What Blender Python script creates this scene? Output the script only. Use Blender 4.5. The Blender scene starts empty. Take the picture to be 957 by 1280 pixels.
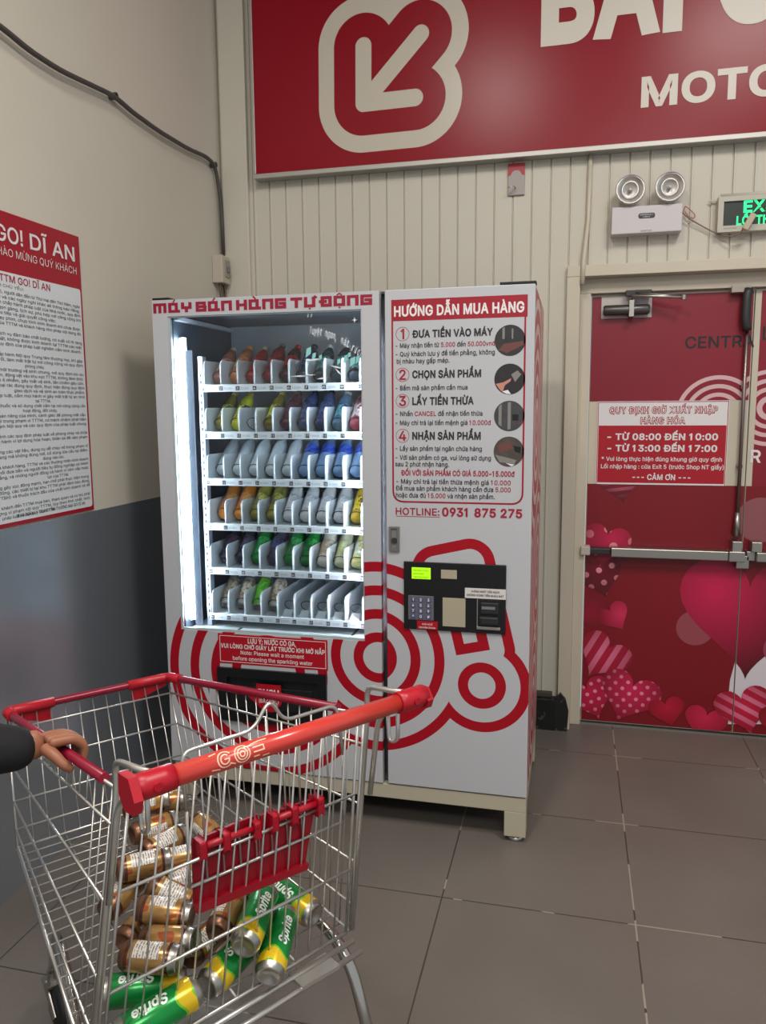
import bpy, bmesh, math, random
from mathutils import Vector, Matrix, Quaternion
random.seed(7)
V = Vector
SC = bpy.context.scene
COL = SC.collection
PI = math.pi

# ------------------------------------------------------------------ camera
F_PX = 972.574
CAM = V((0.13573, -2.68784, 1.57469))
YAW, PIT, ROL = 0.24081, 0.13197, -0.00761
_f = V((-math.sin(YAW) * math.cos(PIT), math.cos(YAW) * math.cos(PIT), -math.sin(PIT)))
_r0 = _f.cross(V((0, 0, 1))).normalized()
_u0 = _r0.cross(_f)
_r = math.cos(ROL) * _r0 + math.sin(ROL) * _u0
_u = -math.sin(ROL) * _r0 + math.cos(ROL) * _u0
cd = bpy.data.cameras.new('camera')
cd.sensor_fit = 'HORIZONTAL'
cd.sensor_width = 36.0
cd.lens = 36.0 * F_PX / 957.0
cd.clip_start = 0.02
cam = bpy.data.objects.new('camera', cd)
COL.objects.link(cam)
cam.matrix_world = Matrix(((_r.x, _u.x, -_f.x, CAM.x), (_r.y, _u.y, -_f.y, CAM.y), (_r.z, _u.z, -_f.z, CAM.z), (0, 0, 0, 1)))
SC.camera = cam

# ------------------------------------------------------------------ light
SC.view_settings.view_transform = 'Standard'
SC.view_settings.look = 'None'
SC.view_settings.gamma = 1.0
SC.view_settings.use_curve_mapping = False
SC.view_settings.exposure = 0.0
SC.cycles.use_denoising = True
SC.cycles.max_bounces = 8
SC.cycles.transparent_max_bounces = 12
SC.cycles.caustics_reflective = False
SC.cycles.caustics_refractive = False
SC.cycles.sample_clamp_indirect = 6.0

def lin(c):
    o = []
    for v in c[:3]:
        v = v / 255.0
        o.append(v / 12.92 if v <= 0.04045 else ((v + 0.055) / 1.055) ** 2.4)
    return (o[0], o[1], o[2], 1.0)

w = bpy.data.worlds.new('world')
SC.world = w
w.use_nodes = True
w.node_tree.nodes['Background'].inputs[0].default_value = (0.80, 0.86, 0.92, 1)
w.node_tree.nodes['Background'].inputs[1].default_value = 0.60

def area_light(name, loc, target, size, power, color=(1, 1, 1), sy=None):
    l = bpy.data.lights.new(name, 'AREA')
    l.shape = 'RECTANGLE'
    l.size = size
    l.size_y = sy or size
    l.energy = power
    l.color = color
    o = bpy.data.objects.new(name, l)
    COL.objects.link(o)
    o.location = loc
    o.rotation_euler = (V(target) - V(loc)).to_track_quat('-Z', 'Y').to_euler()
    return o

area_light('ceiling_lamp', (-0.57, -2.4, 4.28), (-0.57, -2.4, 0), 0.40, 60, (1.0, 0.955, 0.90))
area_light('ceiling_lamp', (1.3, -1.7, 4.28), (1.3, -1.7, 0), 0.9, 84, (1.0, 0.955, 0.90))
area_light('ceiling_lamp', (0.9, -5.0, 4.28), (0.9, -5.0, 0), 1.2, 105, (1.0, 0.955, 0.90))

# ------------------------------------------------------------------ pixel -> place on a real plane
def ray(px, py):
    return (px - 478.5) / F_PX * _r - (py - 640.0) / F_PX * _u + _f
def on_y(px, py, y):
    d = ray(px, py); return CAM + d * ((y - CAM.y) / d.y)
def on_x(px, py, x):
    d = ray(px, py); return CAM + d * ((x - CAM.x) / d.x)
def on_z(px, py, z):
    d = ray(px, py); return CAM + d * ((z - CAM.z) / d.z)
def on_plane(px, py, p, n):
    d = ray(px, py); return CAM + d * ((p - CAM).dot(n) / d.dot(n))

# ------------------------------------------------------------------ materials
class NT:
    def __init__(s, name):
        s.m = bpy.data.materials.new(name); s.m.use_nodes = True
        s.t = s.m.node_tree; s.b = s.t.nodes['Principled BSDF']; s.out = s.t.nodes['Material Output']
        s._oc = None
    def node(s, ty, **k):
        n = s.t.nodes.new(ty)
        for a, v in k.items(): setattr(n, a, v)
        return n
    def link(s, a, b): s.t.links.new(a, b)
    def put(s, sock, v):
        if isinstance(v, bpy.types.NodeSocket): s.link(v, sock)
        else: sock.default_value = v
    def math(s, op, a, b=0.0, c=None):
        n = s.node('ShaderNodeMath', operation=op)
        s.put(n.inputs[0], a); s.put(n.inputs[1], b)
        if c is not None: s.put(n.inputs[2], c)
        return n.outputs[0]
    def mix(s, fac, a, b):
        n = s.node('ShaderNodeMix', data_type='RGBA')
        s.put(n.inputs[0], fac); s.put(n.inputs[6], a); s.put(n.inputs[7], b)
        return n.outputs[2]
    def obj(s):
        if s._oc is None:
            tc = s.node('ShaderNodeTexCoord'); sx = s.node('ShaderNodeSeparateXYZ')
            s.link(tc.outputs['Object'], sx.inputs[0]); s._oc = (sx.outputs[0], sx.outputs[1], sx.outputs[2], tc.outputs['Object'])
        return s._oc
    def noise(s, scale, detail=2.0, vec=None, rough=0.5):
        n = s.node('ShaderNodeTexNoise'); n.inputs['Scale'].default_value = scale
        n.inputs['Detail'].default_value = detail; n.inputs['Roughness'].default_value = rough
        s.link(vec if vec is not None else s.obj()[3], n.inputs['Vector'])
        return n.outputs[0]
    def set(s, **k):
        for a, v in k.items(): s.put(s.b.inputs[a.replace('_', ' ')], v)
        return s

MATS = {}
def M(name, rgb, rough=0.5, metal=0.0, emit=None, es=1.0, coat=0.0, trans=0.0, spec=0.5, noise=0.0, nscale=8.0, alpha=None):
    if name in MATS: return MATS[name]
    n = NT(name)
    c = lin(rgb)
    if noise:
        f = n.noise(nscale, 3.0)
        d = tuple(x * (1 - noise) for x in c[:3]) + (1,)
        l = tuple(min(1, x * (1 + noise)) for x in c[:3]) + (1,)
        n.set(Base_Color=n.mix(f, d, l))
    else:
        n.set(Base_Color=c)
    n.set(Roughness=rough, Metallic=metal)
    n.b.inputs['Specular IOR Level'].default_value = spec
    if coat: n.set(Coat_Weight=coat, Coat_Roughness=0.08)
    if trans: n.set(Transmission_Weight=trans)
    if emit:
        n.set(Emission_Color=lin(emit), Emission_Strength=es)
    if alpha is not None: n.set(Alpha=alpha)
    MATS[name] = n.m
    return n.m

# signed-distance print: shapes ('c',a,b,r) circle, ('b',a,b,ua,ub,halfwidth,length,offset) rounded bar, ('s',a,b,c,d) segment
def sdf_socket(n, shapes, ua, ub):
    res = None
    for sh in shapes:
        if sh[0] == 'c':
            dx = n.math('SUBTRACT', ua, sh[1]); dy = n.math('SUBTRACT', ub, sh[2])
            d = n.math('SUBTRACT', n.math('SQRT', n.math('ADD', n.math('MULTIPLY', dx, dx), n.math('MULTIPLY', dy, dy))), sh[3])
        elif sh[0] == 'b':
            _, a, b, ax, ay, hw, ln, off = sh
            dx = n.math('SUBTRACT', ua, a); dy = n.math('SUBTRACT', ub, b)
            s_ = n.math('ADD', n.math('MULTIPLY', dx, ax), n.math('MULTIPLY', dy, ay))
            t_ = n.math('SUBTRACT', n.math('MULTIPLY', dx, ay), n.math('MULTIPLY', dy, ax))
            qx = n.math('SUBTRACT', n.math('ABSOLUTE', t_), hw)
            qy = n.math('SUBTRACT', n.math('ABSOLUTE', n.math('SUBTRACT', s_, ln / 2)), ln / 2)
            px = n.math('MAXIMUM', qx, 0.0); py = n.math('MAXIMUM', qy, 0.0)
            o = n.math('SQRT', n.math('ADD', n.math('MULTIPLY', px, px), n.math('MULTIPLY', py, py)))
            i = n.math('MINIMUM', n.math('MAXIMUM', qx, qy), 0.0)
            d = n.math('SUBTRACT', n.math('ADD', o, i), off)
        else:
            _, a, b, c, e = sh
            L2 = (c - a) ** 2 + (e - b) ** 2
            dx = n.math('SUBTRACT', ua, a); dy = n.math('SUBTRACT', ub, b)
            t_ = n.math('ADD', n.math('MULTIPLY', dx, (c - a) / L2), n.math('MULTIPLY', dy, (e - b) / L2))
            t_ = n.math('MINIMUM', n.math('MAXIMUM', t_, 0.0), 1.0)
            ex = n.math('SUBTRACT', dx, n.math('MULTIPLY', t_, c - a)); ey = n.math('SUBTRACT', dy, n.math('MULTIPLY', t_, e - b))
            d = n.math('SQRT', n.math('ADD', n.math('MULTIPLY', ex, ex), n.math('MULTIPLY', ey, ey)))
        res = d if res is None else n.math('MINIMUM', res, d)
    return res
def band(n, d, lo, hi):
    return n.math('MULTIPLY', n.math('GREATER_THAN', d, lo), n.math('LESS_THAN', d, hi))

# ------------------------------------------------------------------ lettering outlines
from mathutils.geometry import delaunay_2d_cdt
import os
def _ui_font():
    # the sans-serif that ships inside Blender; the built-in face if it is missing
    try:
        p = os.path.join(bpy.utils.system_resource('DATAFILES', path='fonts'), 'Inter.woff2')
        return bpy.data.fonts.load(p)
    except Exception:
        return None
FONT = _ui_font()
GC = {}; ADV = {}
def _curve(body):
    tc = bpy.data.curves.new('t', 'FONT'); tc.body = body; tc.size = 1.0
    if FONT: tc.font = FONT
    o = bpy.data.objects.new('t', tc); COL.objects.link(o)
    bpy.context.view_layer.update()
    cu = o.to_curve(bpy.context.evaluated_depsgraph_get(), apply_modifiers=False)
    loops = []
    for sp in cu.splines:
        bp = sp.bezier_points; k = len(bp); segs = []
        if k: segs = [(bp[i].co.copy(), bp[i].handle_right.copy(), bp[(i + 1) % k].handle_left.copy(), bp[(i + 1) % k].co.copy()) for i in range(k)]
        else: loops.append(('P', [(p.co.x, p.co.y) for p in sp.points])); continue
        loops.append(('B', segs))
    o.to_curve_clear(); bpy.data.objects.remove(o); bpy.data.curves.remove(tc)
    return loops
def _poly(loop, res):
    if loop[0] == 'P': return loop[1]
    out = []
    for a, b, c, d in loop[1]:
        ab = (d - a).length
        straight = ((b - a).length + (c - b).length + (d - c).length) < ab * 1.003 + 1e-6
        n_ = 1 if straight else max(2, res + 1)
        for i in range(n_):
            t = i / n_; u = 1 - t
            p = a * u ** 3 + b * (3 * u * u * t) + c * (3 * u * t * t) + d * t ** 3
            out.append((p.x, p.y))
    r = []
    for p in out:
        if not r or abs(p[0] - r[-1][0]) + abs(p[1] - r[-1][1]) > 1e-5: r.append(p)
    if len(r) > 1 and abs(r[0][0] - r[-1][0]) + abs(r[0][1] - r[-1][1]) < 1e-5: r.pop()
    return r
def _area(p): return 0.5 * sum(p[i - 1][0] * p[i][1] - p[i][0] * p[i - 1][1] for i in range(len(p)))
def _offset(p, d):
    out = []; k = len(p)
    for i in range(k):
        a, b, c = p[i - 1], p[i], p[(i + 1) % k]
        e1 = V((b[0] - a[0], b[1] - a[1])).normalized(); e2 = V((c[0] - b[0], c[1] - b[1])).normalized()
        n1 = V((e1.y, -e1.x)); n2 = V((e2.y, -e2.x)); m = n1 + n2
        if m.length < 0.05: m = n1 * 2
        reflex = (e1.x * e2.y - e1.y * e2.x) * d < 0
        q_ = 2 / m.length_squared
        m = m * min(q_, 12 if reflex else 1.2)
        out.append((b[0] + m.x * d, b[1] + m.y * d))
    return out
def _inside(pt, p):
    r = False
    for i in range(len(p)):
        a, b = p[i - 1], p[i]
        if (a[1] > pt[1]) != (b[1] > pt[1]) and pt[0] < (b[0] - a[0]) * (pt[1] - a[1]) / (b[1] - a[1]) + a[0]: r = not r
    return r
CH = []
def cap_h():
    if not CH:
        ys = [p[1] for l in _curve('H') for p in _poly(l, 1)]; CH.append(max(ys) - min(ys))
    return CH[0]
RAW = {}
def glyph(ch, bold, res):
    key = (ch, bold, res)
    if key in GC: return GC[key]
    if ch not in RAW:
        def ext(q):
            xs = [p[0] for l in _curve(q) for p in _poly(l, 1)]; return (max(xs) - min(xs)) if xs else 0.0
        if 'HH' not in ADV: ADV['HH'] = ext('HH')
        lp = _curve(ch) if ch != ' ' else []; av = ext('H' + ch + 'H') - ADV['HH']
        if ch in 'IÍÌĨỊỈ1':
            # plain stems without foot bars
            k_ = max(range(len(lp)), key=lambda q: abs(_area(_poly(lp[q], 1))))
            pp_ = _poly(lp[k_], 1); xa, xb = min(p[0] for p in pp_), max(p[0] for p in pp_); xm = (xa + xb) / 2
            if ch == '1':
                q_ = cap_h() / .727; lp = [('P', [(xm + x_ * q_, y_ * q_) for x_, y_ in ((.03, 0), (.03, .727), (-.05, .727), (-.20, .60), (-.20, .50), (-.065, .605), (-.065, 0))][::-1])]; av *= .9
            else:
                sh_ = -xm + .10
                lp = [(l[0], [tuple(V((c.x + sh_, c.y, 0)) for c in sg_) for sg_ in l[1]] if l[0] == 'B' else [(p[0] + sh_, p[1]) for p in l[1]]) for l in lp]
                c_ = xm + sh_
                lp[k_] = ('P', [(c_ - .034, 0), (c_ - .034, cap_h()), (c_ + .034, cap_h()), (c_ + .034, 0)]); av = .20
        RAW[ch] = (lp, av)
    loops, adv = RAW[ch]
    ps = [q for q in (_poly(l, res) for l in loops) if len(q) > 2]
    polys = []; x0 = 1e9; x1 = -1e9
    if ps:
        big = max(ps, key=lambda q: abs(_area(q))); sg = 1 if _area(big) > 0 else -1
        if ch in 'IÍÌĨỊỈ': ps = [q if _area(q) * sg > 0 else q[::-1] for q in ps]
        raw = ps
        if bold: ps = [_offset(q, bold * sg) for q in ps]
        verts = []; edges = []
        for q in (ps + raw if bold > 0 else ps):
            k0 = len(verts); verts += [V((p[0], p[1])) for p in q]
            edges += [(k0 + i, k0 + (i + 1) % len(q)) for i in range(len(q))]
        r = delaunay_2d_cdt(verts, edges, [], 0, 1e-6)
        flat = [(p.x, p.y) for p in r[0]]
        good = []
        for t in r[2]:
            cx = sum(flat[i][0] for i in t) / len(t); cy = sum(flat[i][1] for i in t) / len(t)
            wn = 0
            for q in ps:
                if _inside((cx, cy), q): wn += 1 if _area(q) * sg > 0 else -1
            if wn <= 0 and bold > 0: wn = sum((1 if _area(q) * sg > 0 else -1) for q in raw if _inside((cx, cy), q))
            if wn > 0:
                a, b, c = (flat[i] for i in t[:3])
                cr = (b[0] - a[0]) * (c[1] - a[1]) - (c[0] - a[0]) * (b[1] - a[1])
                if abs(cr) > 1e-10: good.append(tuple(t) if cr > 0 else tuple(reversed(t)))
        used = sorted({i for t in good for i in t}); mp = {v: k for k, v in enumerate(used)}
        flat = [flat[i] for i in used]; good = [tuple(mp[i] for i in t) for t in good]
        if flat:
            polys.append((flat, good)); x0 = min(p[0] for p in flat); x1 = max(p[0] for p in flat)
    GC[key] = {'polys': polys, 'x0': x0, 'x1': x1, 'adv': adv}
    return GC[key]

# ------------------------------------------------------------------ mesh builder
class MB:
    def __init__(s): s.bm = bmesh.new(); s.mi = 0
    def _tag(s, faces, smooth=False):
        for f in faces: f.material_index = s.mi; f.smooth = smooth
    def mat(s, i): s.mi = i; return s
    def box(s, x0, x1, y0, y1, z0, z1, bev=0.0, seg=2):
        r = bmesh.ops.create_cube(s.bm, size=1.0)
        vs = r['verts']
        for v in vs:
            v.co = V(((x0 + x1) / 2 + v.co.x * (x1 - x0), (y0 + y1) / 2 + v.co.y * (y1 - y0), (z0 + z1) / 2 + v.co.z * (z1 - z0)))
        fs = list({f for v in vs for f in v.link_faces})
        s._tag(fs)
        if bev:
            es = list({e for v in vs for e in v.link_edges})
            r = bmesh.ops.bevel(s.bm, geom=es, offset=bev, segments=seg, affect='EDGES', profile=0.5)
            s._tag(r['faces'])
        return s
    def obox(s, c, ax, ay, az, hx, hy, hz, bev=0.0):
        r = bmesh.ops.create_cube(s.bm, size=2.0); vs = r['verts']
        ax, ay, az = V(ax).normalized(), V(ay).normalized(), V(az).normalized()
        for v in vs: v.co = V(c) + ax * (v.co.x * hx) + ay * (v.co.y * hy) + az * (v.co.z * hz)
        s._tag({f for v in vs for f in v.link_faces})
        if bev:
            r = bmesh.ops.bevel(s.bm, geom=list({e for v in vs for e in v.link_edges}), offset=bev, segments=2, affect='EDGES', profile=0.5)
            s._tag(r['faces'])
        return s
    def face(s, pts, smooth=False):
        f = s.bm.faces.new([s.bm.verts.new(p) for p in pts]); s._tag([f], smooth); return s
    def prism(s, pts, off):
        """polygon pts (3D, planar) extruded by vector off"""
        off = V(off)
        a = [s.bm.verts.new(p) for p in pts]; b = [s.bm.verts.new(V(p) + off) for p in pts]
        n = len(a)
        fs = [s.bm.faces.new(list(reversed(a))), s.bm.faces.new(b)]
        for i in range(n): fs.append(s.bm.faces.new([a[i], a[(i + 1) % n], b[(i + 1) % n], b[i]]))
        s._tag(fs); return s
    def tube(s, pts, r, n=8, closed=False, cap=True, radii=None):
        pts = [V(p) for p in pts]
        k = len(pts)
        rings = []
        up = None
        for i, p in enumerate(pts):
            if closed:
                t = (pts[(i + 1) % k] - pts[i - 1])
            else:
                t = pts[min(i + 1, k - 1)] - pts[max(i - 1, 0)]
            t.normalize()
            if up is None:
                up = V((0, 0, 1)) if abs(t.z) < 0.9 else V((1, 0, 0))
                up = (up - t * up.dot(t)).normalized()
            else:
                up = up - t * up.dot(t)
                up = up.normalized() if up.length > 1e-6 else t.orthogonal().normalized()
            sd = t.cross(up)
            rr = radii[i] if radii else r
            if not closed and 0 < i < k - 1:
                a = (pts[i] - pts[i - 1]).normalized(); b = (pts[i + 1] - pts[i]).normalized()
                cs = max(0.6, math.sqrt(max(0.0, (1 + a.dot(b)) / 2)))
            else: cs = 1.0
            rings.append([s.bm.verts.new(p + up * (math.cos(2 * PI * j / n) * rr / cs if False else math.cos(2 * PI * j / n) * rr) + sd * (math.sin(2 * PI * j / n) * rr)) for j in range(n)])
        m = k if closed else k - 1
        fs = []
        for i in range(m):
            a, b = rings[i], rings[(i + 1) % k]
            for j in range(n): fs.append(s.bm.faces.new([a[j], a[(j + 1) % n], b[(j + 1) % n], b[j]]))
        s._tag(fs, True)
        if cap and not closed:
            s._tag([s.bm.faces.new(list(reversed(rings[0]))), s.bm.faces.new(rings[-1])])
        return s
    def lathe(s, prof, c=(0, 0, 0), ax=(0, 0, 1), n=20, smooth=True):
        """prof: list of (r, h, mat) along the axis"""
        ax = V(ax).normalized(); u = ax.orthogonal().normalized(); w_ = ax.cross(u); c = V(c)
        rings = []
        for p in prof:
            r, h = p[0], p[1]
            if r < 1e-6: rings.append([s.bm.verts.new(c + ax * h)])
            else: rings.append([s.bm.verts.new(c + ax * h + (u * math.cos(2 * PI * j / n) + w_ * math.sin(2 * PI * j / n)) * r) for j in range(n)])
        for i in range(len(rings) - 1):
            a, b = rings[i], rings[i + 1]
            if len(prof[i]) > 2: s.mi = prof[i][2]
            fs = []
            if len(a) == 1 and len(b) == 1: continue
            for j in range(n):
                if len(a) == 1: fs.append(s.bm.faces.new([a[0], b[(j + 1) % n], b[j]]))
                elif len(b) == 1: fs.append(s.bm.faces.new([a[j], a[(j + 1) % n], b[0]]))
                else: fs.append(s.bm.faces.new([a[j], a[(j + 1) % n], b[(j + 1) % n], b[j]]))
            s._tag(fs, smooth)
        return s
    def disc(s, c, ax, r, h, n=28):
        return s.lathe([(0, 0), (r, 0), (r, h), (0, h)], c, ax, n, False)
    def ring(s, c, nrm, up, r0, r1, h, n=40):
        """flat ring r0..r1 of height h along nrm"""
        nrm = V(nrm).normalized(); u = V(up).normalized(); w_ = nrm.cross(u); c = V(c)
        R = []
        for (r, z) in ((r0, 0), (r1, 0), (r1, h), (r0, h)):
            R.append([s.bm.verts.new(c + nrm * z + (u * math.cos(2 * PI * j / n) + w_ * math.sin(2 * PI * j / n)) * r) for j in range(n)])
        fs = []
        for q in range(4):
            a, b = R[q], R[(q + 1) % 4]
            for j in range(n): fs.append(s.bm.faces.new([a[j], a[(j + 1) % n], b[(j + 1) % n], b[j]]))
        s._tag(fs); return s
    def holed(s, x0, x1, z0, z1, y0, y1, holes):
        """slab in x-z, thickness y0..y1, with rectangular holes (x0,x1,z0,z1)"""
        xs = sorted({x0, x1, *[h[0] for h in holes], *[h[1] for h in holes]})
        zs = sorted({z0, z1, *[h[2] for h in holes], *[h[3] for h in holes]})
        def solid(i, j):
            if i < 0 or j < 0 or i >= len(xs) - 1 or j >= len(zs) - 1: return False
            cx, cz = (xs[i] + xs[i + 1]) / 2, (zs[j] + zs[j + 1]) / 2
            return not any(h[0] < cx < h[1] and h[2] < cz < h[3] for h in holes)
        vc = {}
        def vert(i, j, k):
            if (i, j, k) not in vc: vc[(i, j, k)] = s.bm.verts.new((xs[i], (y0, y1)[k], zs[j]))
            return vc[(i, j, k)]
        fs = []
        for i in range(len(xs) - 1):
            for j in range(len(zs) - 1):
                if not solid(i, j): continue
                fs.append(s.bm.faces.new([vert(i, j, 0), vert(i + 1, j, 0), vert(i + 1, j + 1, 0), vert(i, j + 1, 0)]))
                fs.append(s.bm.faces.new([vert(i, j, 1), vert(i, j + 1, 1), vert(i + 1, j + 1, 1), vert(i + 1, j, 1)]))
                if not solid(i - 1, j): fs.append(s.bm.faces.new([vert(i, j, 0), vert(i, j + 1, 0), vert(i, j + 1, 1), vert(i, j, 1)]))
                if not solid(i + 1, j): fs.append(s.bm.faces.new([vert(i + 1, j, 0), vert(i + 1, j, 1), vert(i + 1, j + 1, 1), vert(i + 1, j + 1, 0)]))
                if not solid(i, j - 1): fs.append(s.bm.faces.new([vert(i, j, 0), vert(i, j, 1), vert(i + 1, j, 1), vert(i + 1, j, 0)]))
                if not solid(i, j + 1): fs.append(s.bm.faces.new([vert(i, j + 1, 0), vert(i + 1, j + 1, 0), vert(i + 1, j + 1, 1), vert(i, j + 1, 1)]))
        s._tag(fs); return s
    def text(s, body, org, ux, uy, width=None, cap=None, bold=0.0, res=2, align='L', mats=None, mi=None, lift=0.0, shear=0.0):
        """lettering on the plane org+ux*a+uy*b; width = full width, cap = capital height (metres)"""
        x = 0.0; items = []; x0 = 1e9; x1 = -1e9
        for i, ch in enumerate(body):
            gl = glyph(ch, bold, res)
            if gl['polys']:
                x0 = min(x0, x + gl['x0']); x1 = max(x1, x + gl['x1'])
                items.append((i, x, gl))
            x += gl['adv'] + bold * 0.6
        if not items: return s
        sy = cap / cap_h() if cap else None
        sx = width / (x1 - x0) if width else sy
        if sy is None: sy = sx
        ux, uy = V(ux).normalized(), V(uy).normalized(); nn = ux.cross(uy)
        sh = {'L': x0, 'C': (x0 + x1) / 2, 'R': x1}[align]
        for i, xx, gl in items:
            for k, (vs_, tris) in enumerate(gl['polys']):
                lf = lift + (k + 2 * (i % 2)) * 0.00007
                vv = [s.bm.verts.new(V(org) + ux * ((p[0] + xx + p[1] * shear - sh) * sx) + uy * (p[1] * sy) + nn * lf) for p in vs_]
                for t in tris:
                    try: f = s.bm.faces.new([vv[q] for q in t])
                    except ValueError: continue
                    f.material_index = (s.mi if mi is None else mi) + (mats[i] if mats else 0)
        return s
    def build(s, name, mats, parent=None, world=False):
        me = bpy.data.meshes.new(name)
        org = V((0, 0, 0))
        if parent is not None:
            q = parent
            while q is not None:
                org = org + q.location; q = q.parent
        if org.length:
            for v in s.bm.verts: v.co -= org
        s.bm.normal_update()
        s.bm.to_mesh(me); s.bm.free()
        if not isinstance(mats, (list, tuple)): mats = [mats]
        for m in mats: me.materials.append(m)
        o = bpy.data.objects.new(name, me); COL.objects.link(o)
        if parent is not None: o.parent = parent
        return o
    def build_at(s, name, mats, origin):
        """top-level object with its origin at a point of its own"""
        origin = V(origin)
        for v in s.bm.verts: v.co -= origin
        o = s.build(name, mats); o.location = origin
        return o

def tag(o, label, cat, group=None):
    o['label'] = label; o['category'] = cat
    if group: o['group'] = group
    return o
def struct(o): o['kind'] = 'structure'; return o
def thing(name, loc, label, cat, group=None):
    o = bpy.data.objects.new(name, None); o.empty_display_size = 0.1; COL.objects.link(o); o.location = loc
    return tag(o, label, cat, group)
def lab(o, text): o['label'] = text; return o
def fillet(pts, r, n=5, closed=False):
    pts = [V(p) for p in pts]; out = []
    k = len(pts)
    for i, p in enumerate(pts):
        if not closed and i in (0, k - 1): out.append(p); continue
        a = pts[i - 1] - p; b = pts[(i + 1) % k] - p
        rr = min(r, a.length * 0.48, b.length * 0.48)
        A = p + a.normalized() * rr; B = p + b.normalized() * rr
        for j in range(n + 1):
            t = j / n; out.append((1 - t) ** 2 * A + 2 * t * (1 - t) * p + t * t * B)
    return out

X, Y, Z = V((1, 0, 0)), V((0, 1, 0)), V((0, 0, 1))
RED = (178, 16, 36)
m_white = M('white_print', (226, 222, 222), 0.45)
m_red = M('red_print', (172, 10, 32), 0.4)
m_dred = M('dark_red_print', (158, 16, 46), 0.5)
m_black = M('black_plastic', (18, 18, 20), 0.35)
m_ink = M('black_ink', (30, 28, 32), 0.6)
m_chrome = M('chrome_wire', (206, 203, 197), 0.3, 0.85)
m_steel = M('brushed_steel', (176, 172, 164), 0.35, 1.0)
m_grey = M('grey_plastic', (120, 120, 122), 0.5)
m_dgrey = M('dark_grey_metal', (58, 58, 60), 0.45, 0.3)
m_cream = M('cream_paint', (206, 197, 176), 0.5, noise=0.04, nscale=3)

# ================================================================== SETTING
D = 1.109; XL = -1.6248; CEIL = 4.3
# floor of large grey tiles
n = NT('grey_floor_tiles')
ox, oy, oz, ov = n.obj()
def grout(u, off):
    t = n.math('FRACT', n.math('ADD', n.math('MULTIPLY', n.math('SUBTRACT', u, off), 1 / 0.6), 100.5))
    return n.math('ABSOLUTE', n.math('SUBTRACT', t, 0.5))
g = n.math('MINIMUM', grout(ox, 0.3541), grout(oy, -0.3711))
dust = n.noise(2.3, 4.0)
lw = n.math('ADD', 0.0022, n.math('MULTIPLY', n.noise(9.0, 3.0), 0.0035))
isg = n.math('LESS_THAN', g, lw)
dirt = n.math('GREATER_THAN', n.noise(3.1, 2.0), 0.53)
tile = n.mix(dust, lin((97, 91, 85)), lin((121, 113, 106)))
fine = n.noise(60.0, 4.0)
tile = n.mix(n.math('MULTIPLY', fine, 0.25), tile, lin((82, 77, 73)))
gcol = n.mix(dirt, lin((62, 58, 54)), lin((150, 142, 130)))
n.set(Base_Color=n.mix(isg, tile, gcol), Roughness=n.math('ADD', 0.30, n.math('MULTIPLY', dust, 0.22)))
bp_ = n.node('ShaderNodeBump'); bp_.inputs['Strength'].default_value = 0.25; bp_.inputs['Distance'].default_value = 0.002
n.link(n.math('SUBTRACT', 1.0, isg), bp_.inputs['Height']); n.link(bp_.outputs[0], n.b.inputs['Normal'])
m_floor = n.m
b = MB(); b.box(XL - 0.1, 3.2, -4.6, 1.4, -0.06, 0.0)
struct(b.build('floor', m_floor))
b = MB(); b.box(XL - 0.1, 3.2, -6.5, 1.4, CEIL, CEIL + 0.08)
struct(b.build('ceiling', M('ceiling_paint', (200, 196, 188), 0.8)))

# left wall: cream plaster
n = NT('cream_plaster')
f = n.noise(1.4, 4.0)
n.set(Base_Color=n.mix(f, lin((196, 190, 174)), lin((210, 204, 190))), Roughness=0.55)
bp_ = n.node('ShaderNodeBump'); bp_.inputs['Strength'].default_value = 0.08
n.link(n.noise(40.0, 3.0), bp_.inputs['Height']); n.link(bp_.outputs[0], n.b.inputs['Normal'])
b = MB(); b.box(XL - 0.1, XL, -4.6, 1.4, 0, CEIL)
struct(b.build('wall_left', n.m))
# dark grey glossy wainscot
n = NT('dark_grey_gloss_paint')
n.set(Base_Color=n.mix(n.noise(2.0, 3.0), lin((166, 173, 182)), lin((176, 183, 192))), Roughness=0.27, Metallic=0.72)
b = MB(); b.box(XL, XL + 0.004, -4.6, D, 0.0, 1.2)
struct(b.build('trim_1', n.m))

# back wall: cream ribbed panelling
PITCH = 0.0856
def rib_profile(x0, x1, ph=0.0):
    pts = [(x0, 0.0)]
    k = math.floor((x0 - ph) / PITCH)
    while True:
        xc = ph + k * PITCH
        if xc > x1: break
        for dx, dy in ((-0.0115, 0.0), (-0.0095, 0.007), (-0.0055, 0.007), (-0.0035, -0.0015), (0.0035, -0.0015), (0.0055, 0.0)):
            if x0 < xc + dx < x1: pts.append((xc + dx, dy))
        k += 1
    pts.append((x1, 0.0)); return pts
def ribbed(b, x0, x1, z0, z1):
    pr = rib_profile(x0, x1, 0.012)
    lo = [b.bm.verts.new((x, D + y, z0)) for x, y in pr]; hi = [b.bm.verts.new((x, D + y, z1)) for x, y in pr]
    lb = [b.bm.verts.new((x0, D + 0.09, z0)), b.bm.verts.new((x1, D + 0.09, z0))]
    hb = [b.bm.verts.new((x0, D + 0.09, z1)), b.bm.verts.new((x1, D + 0.09, z1))]
    fs = [b.bm.faces.new([lo[i], lo[i + 1], hi[i + 1], hi[i]]) for i in range(len(pr) - 1)]
    fs.append(b.bm.faces.new([lb[1], lb[0], hb[0], hb[1]]))
    fs.append(b.bm.faces.new([lo[-1], lb[1], hb[1], hi[-1]])); fs.append(b.bm.faces.new([lb[0], lo[0], hi[0], hb[0]]))
    b._tag(fs)
n = NT('cream_panel_paint')
f = n.noise(1.2, 3.0)
n.set(Base_Color=n.mix(f, lin((196, 190, 175)), lin((208, 202, 187))), Roughness=0.5)
m_panel = n.m
b = MB()
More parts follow.
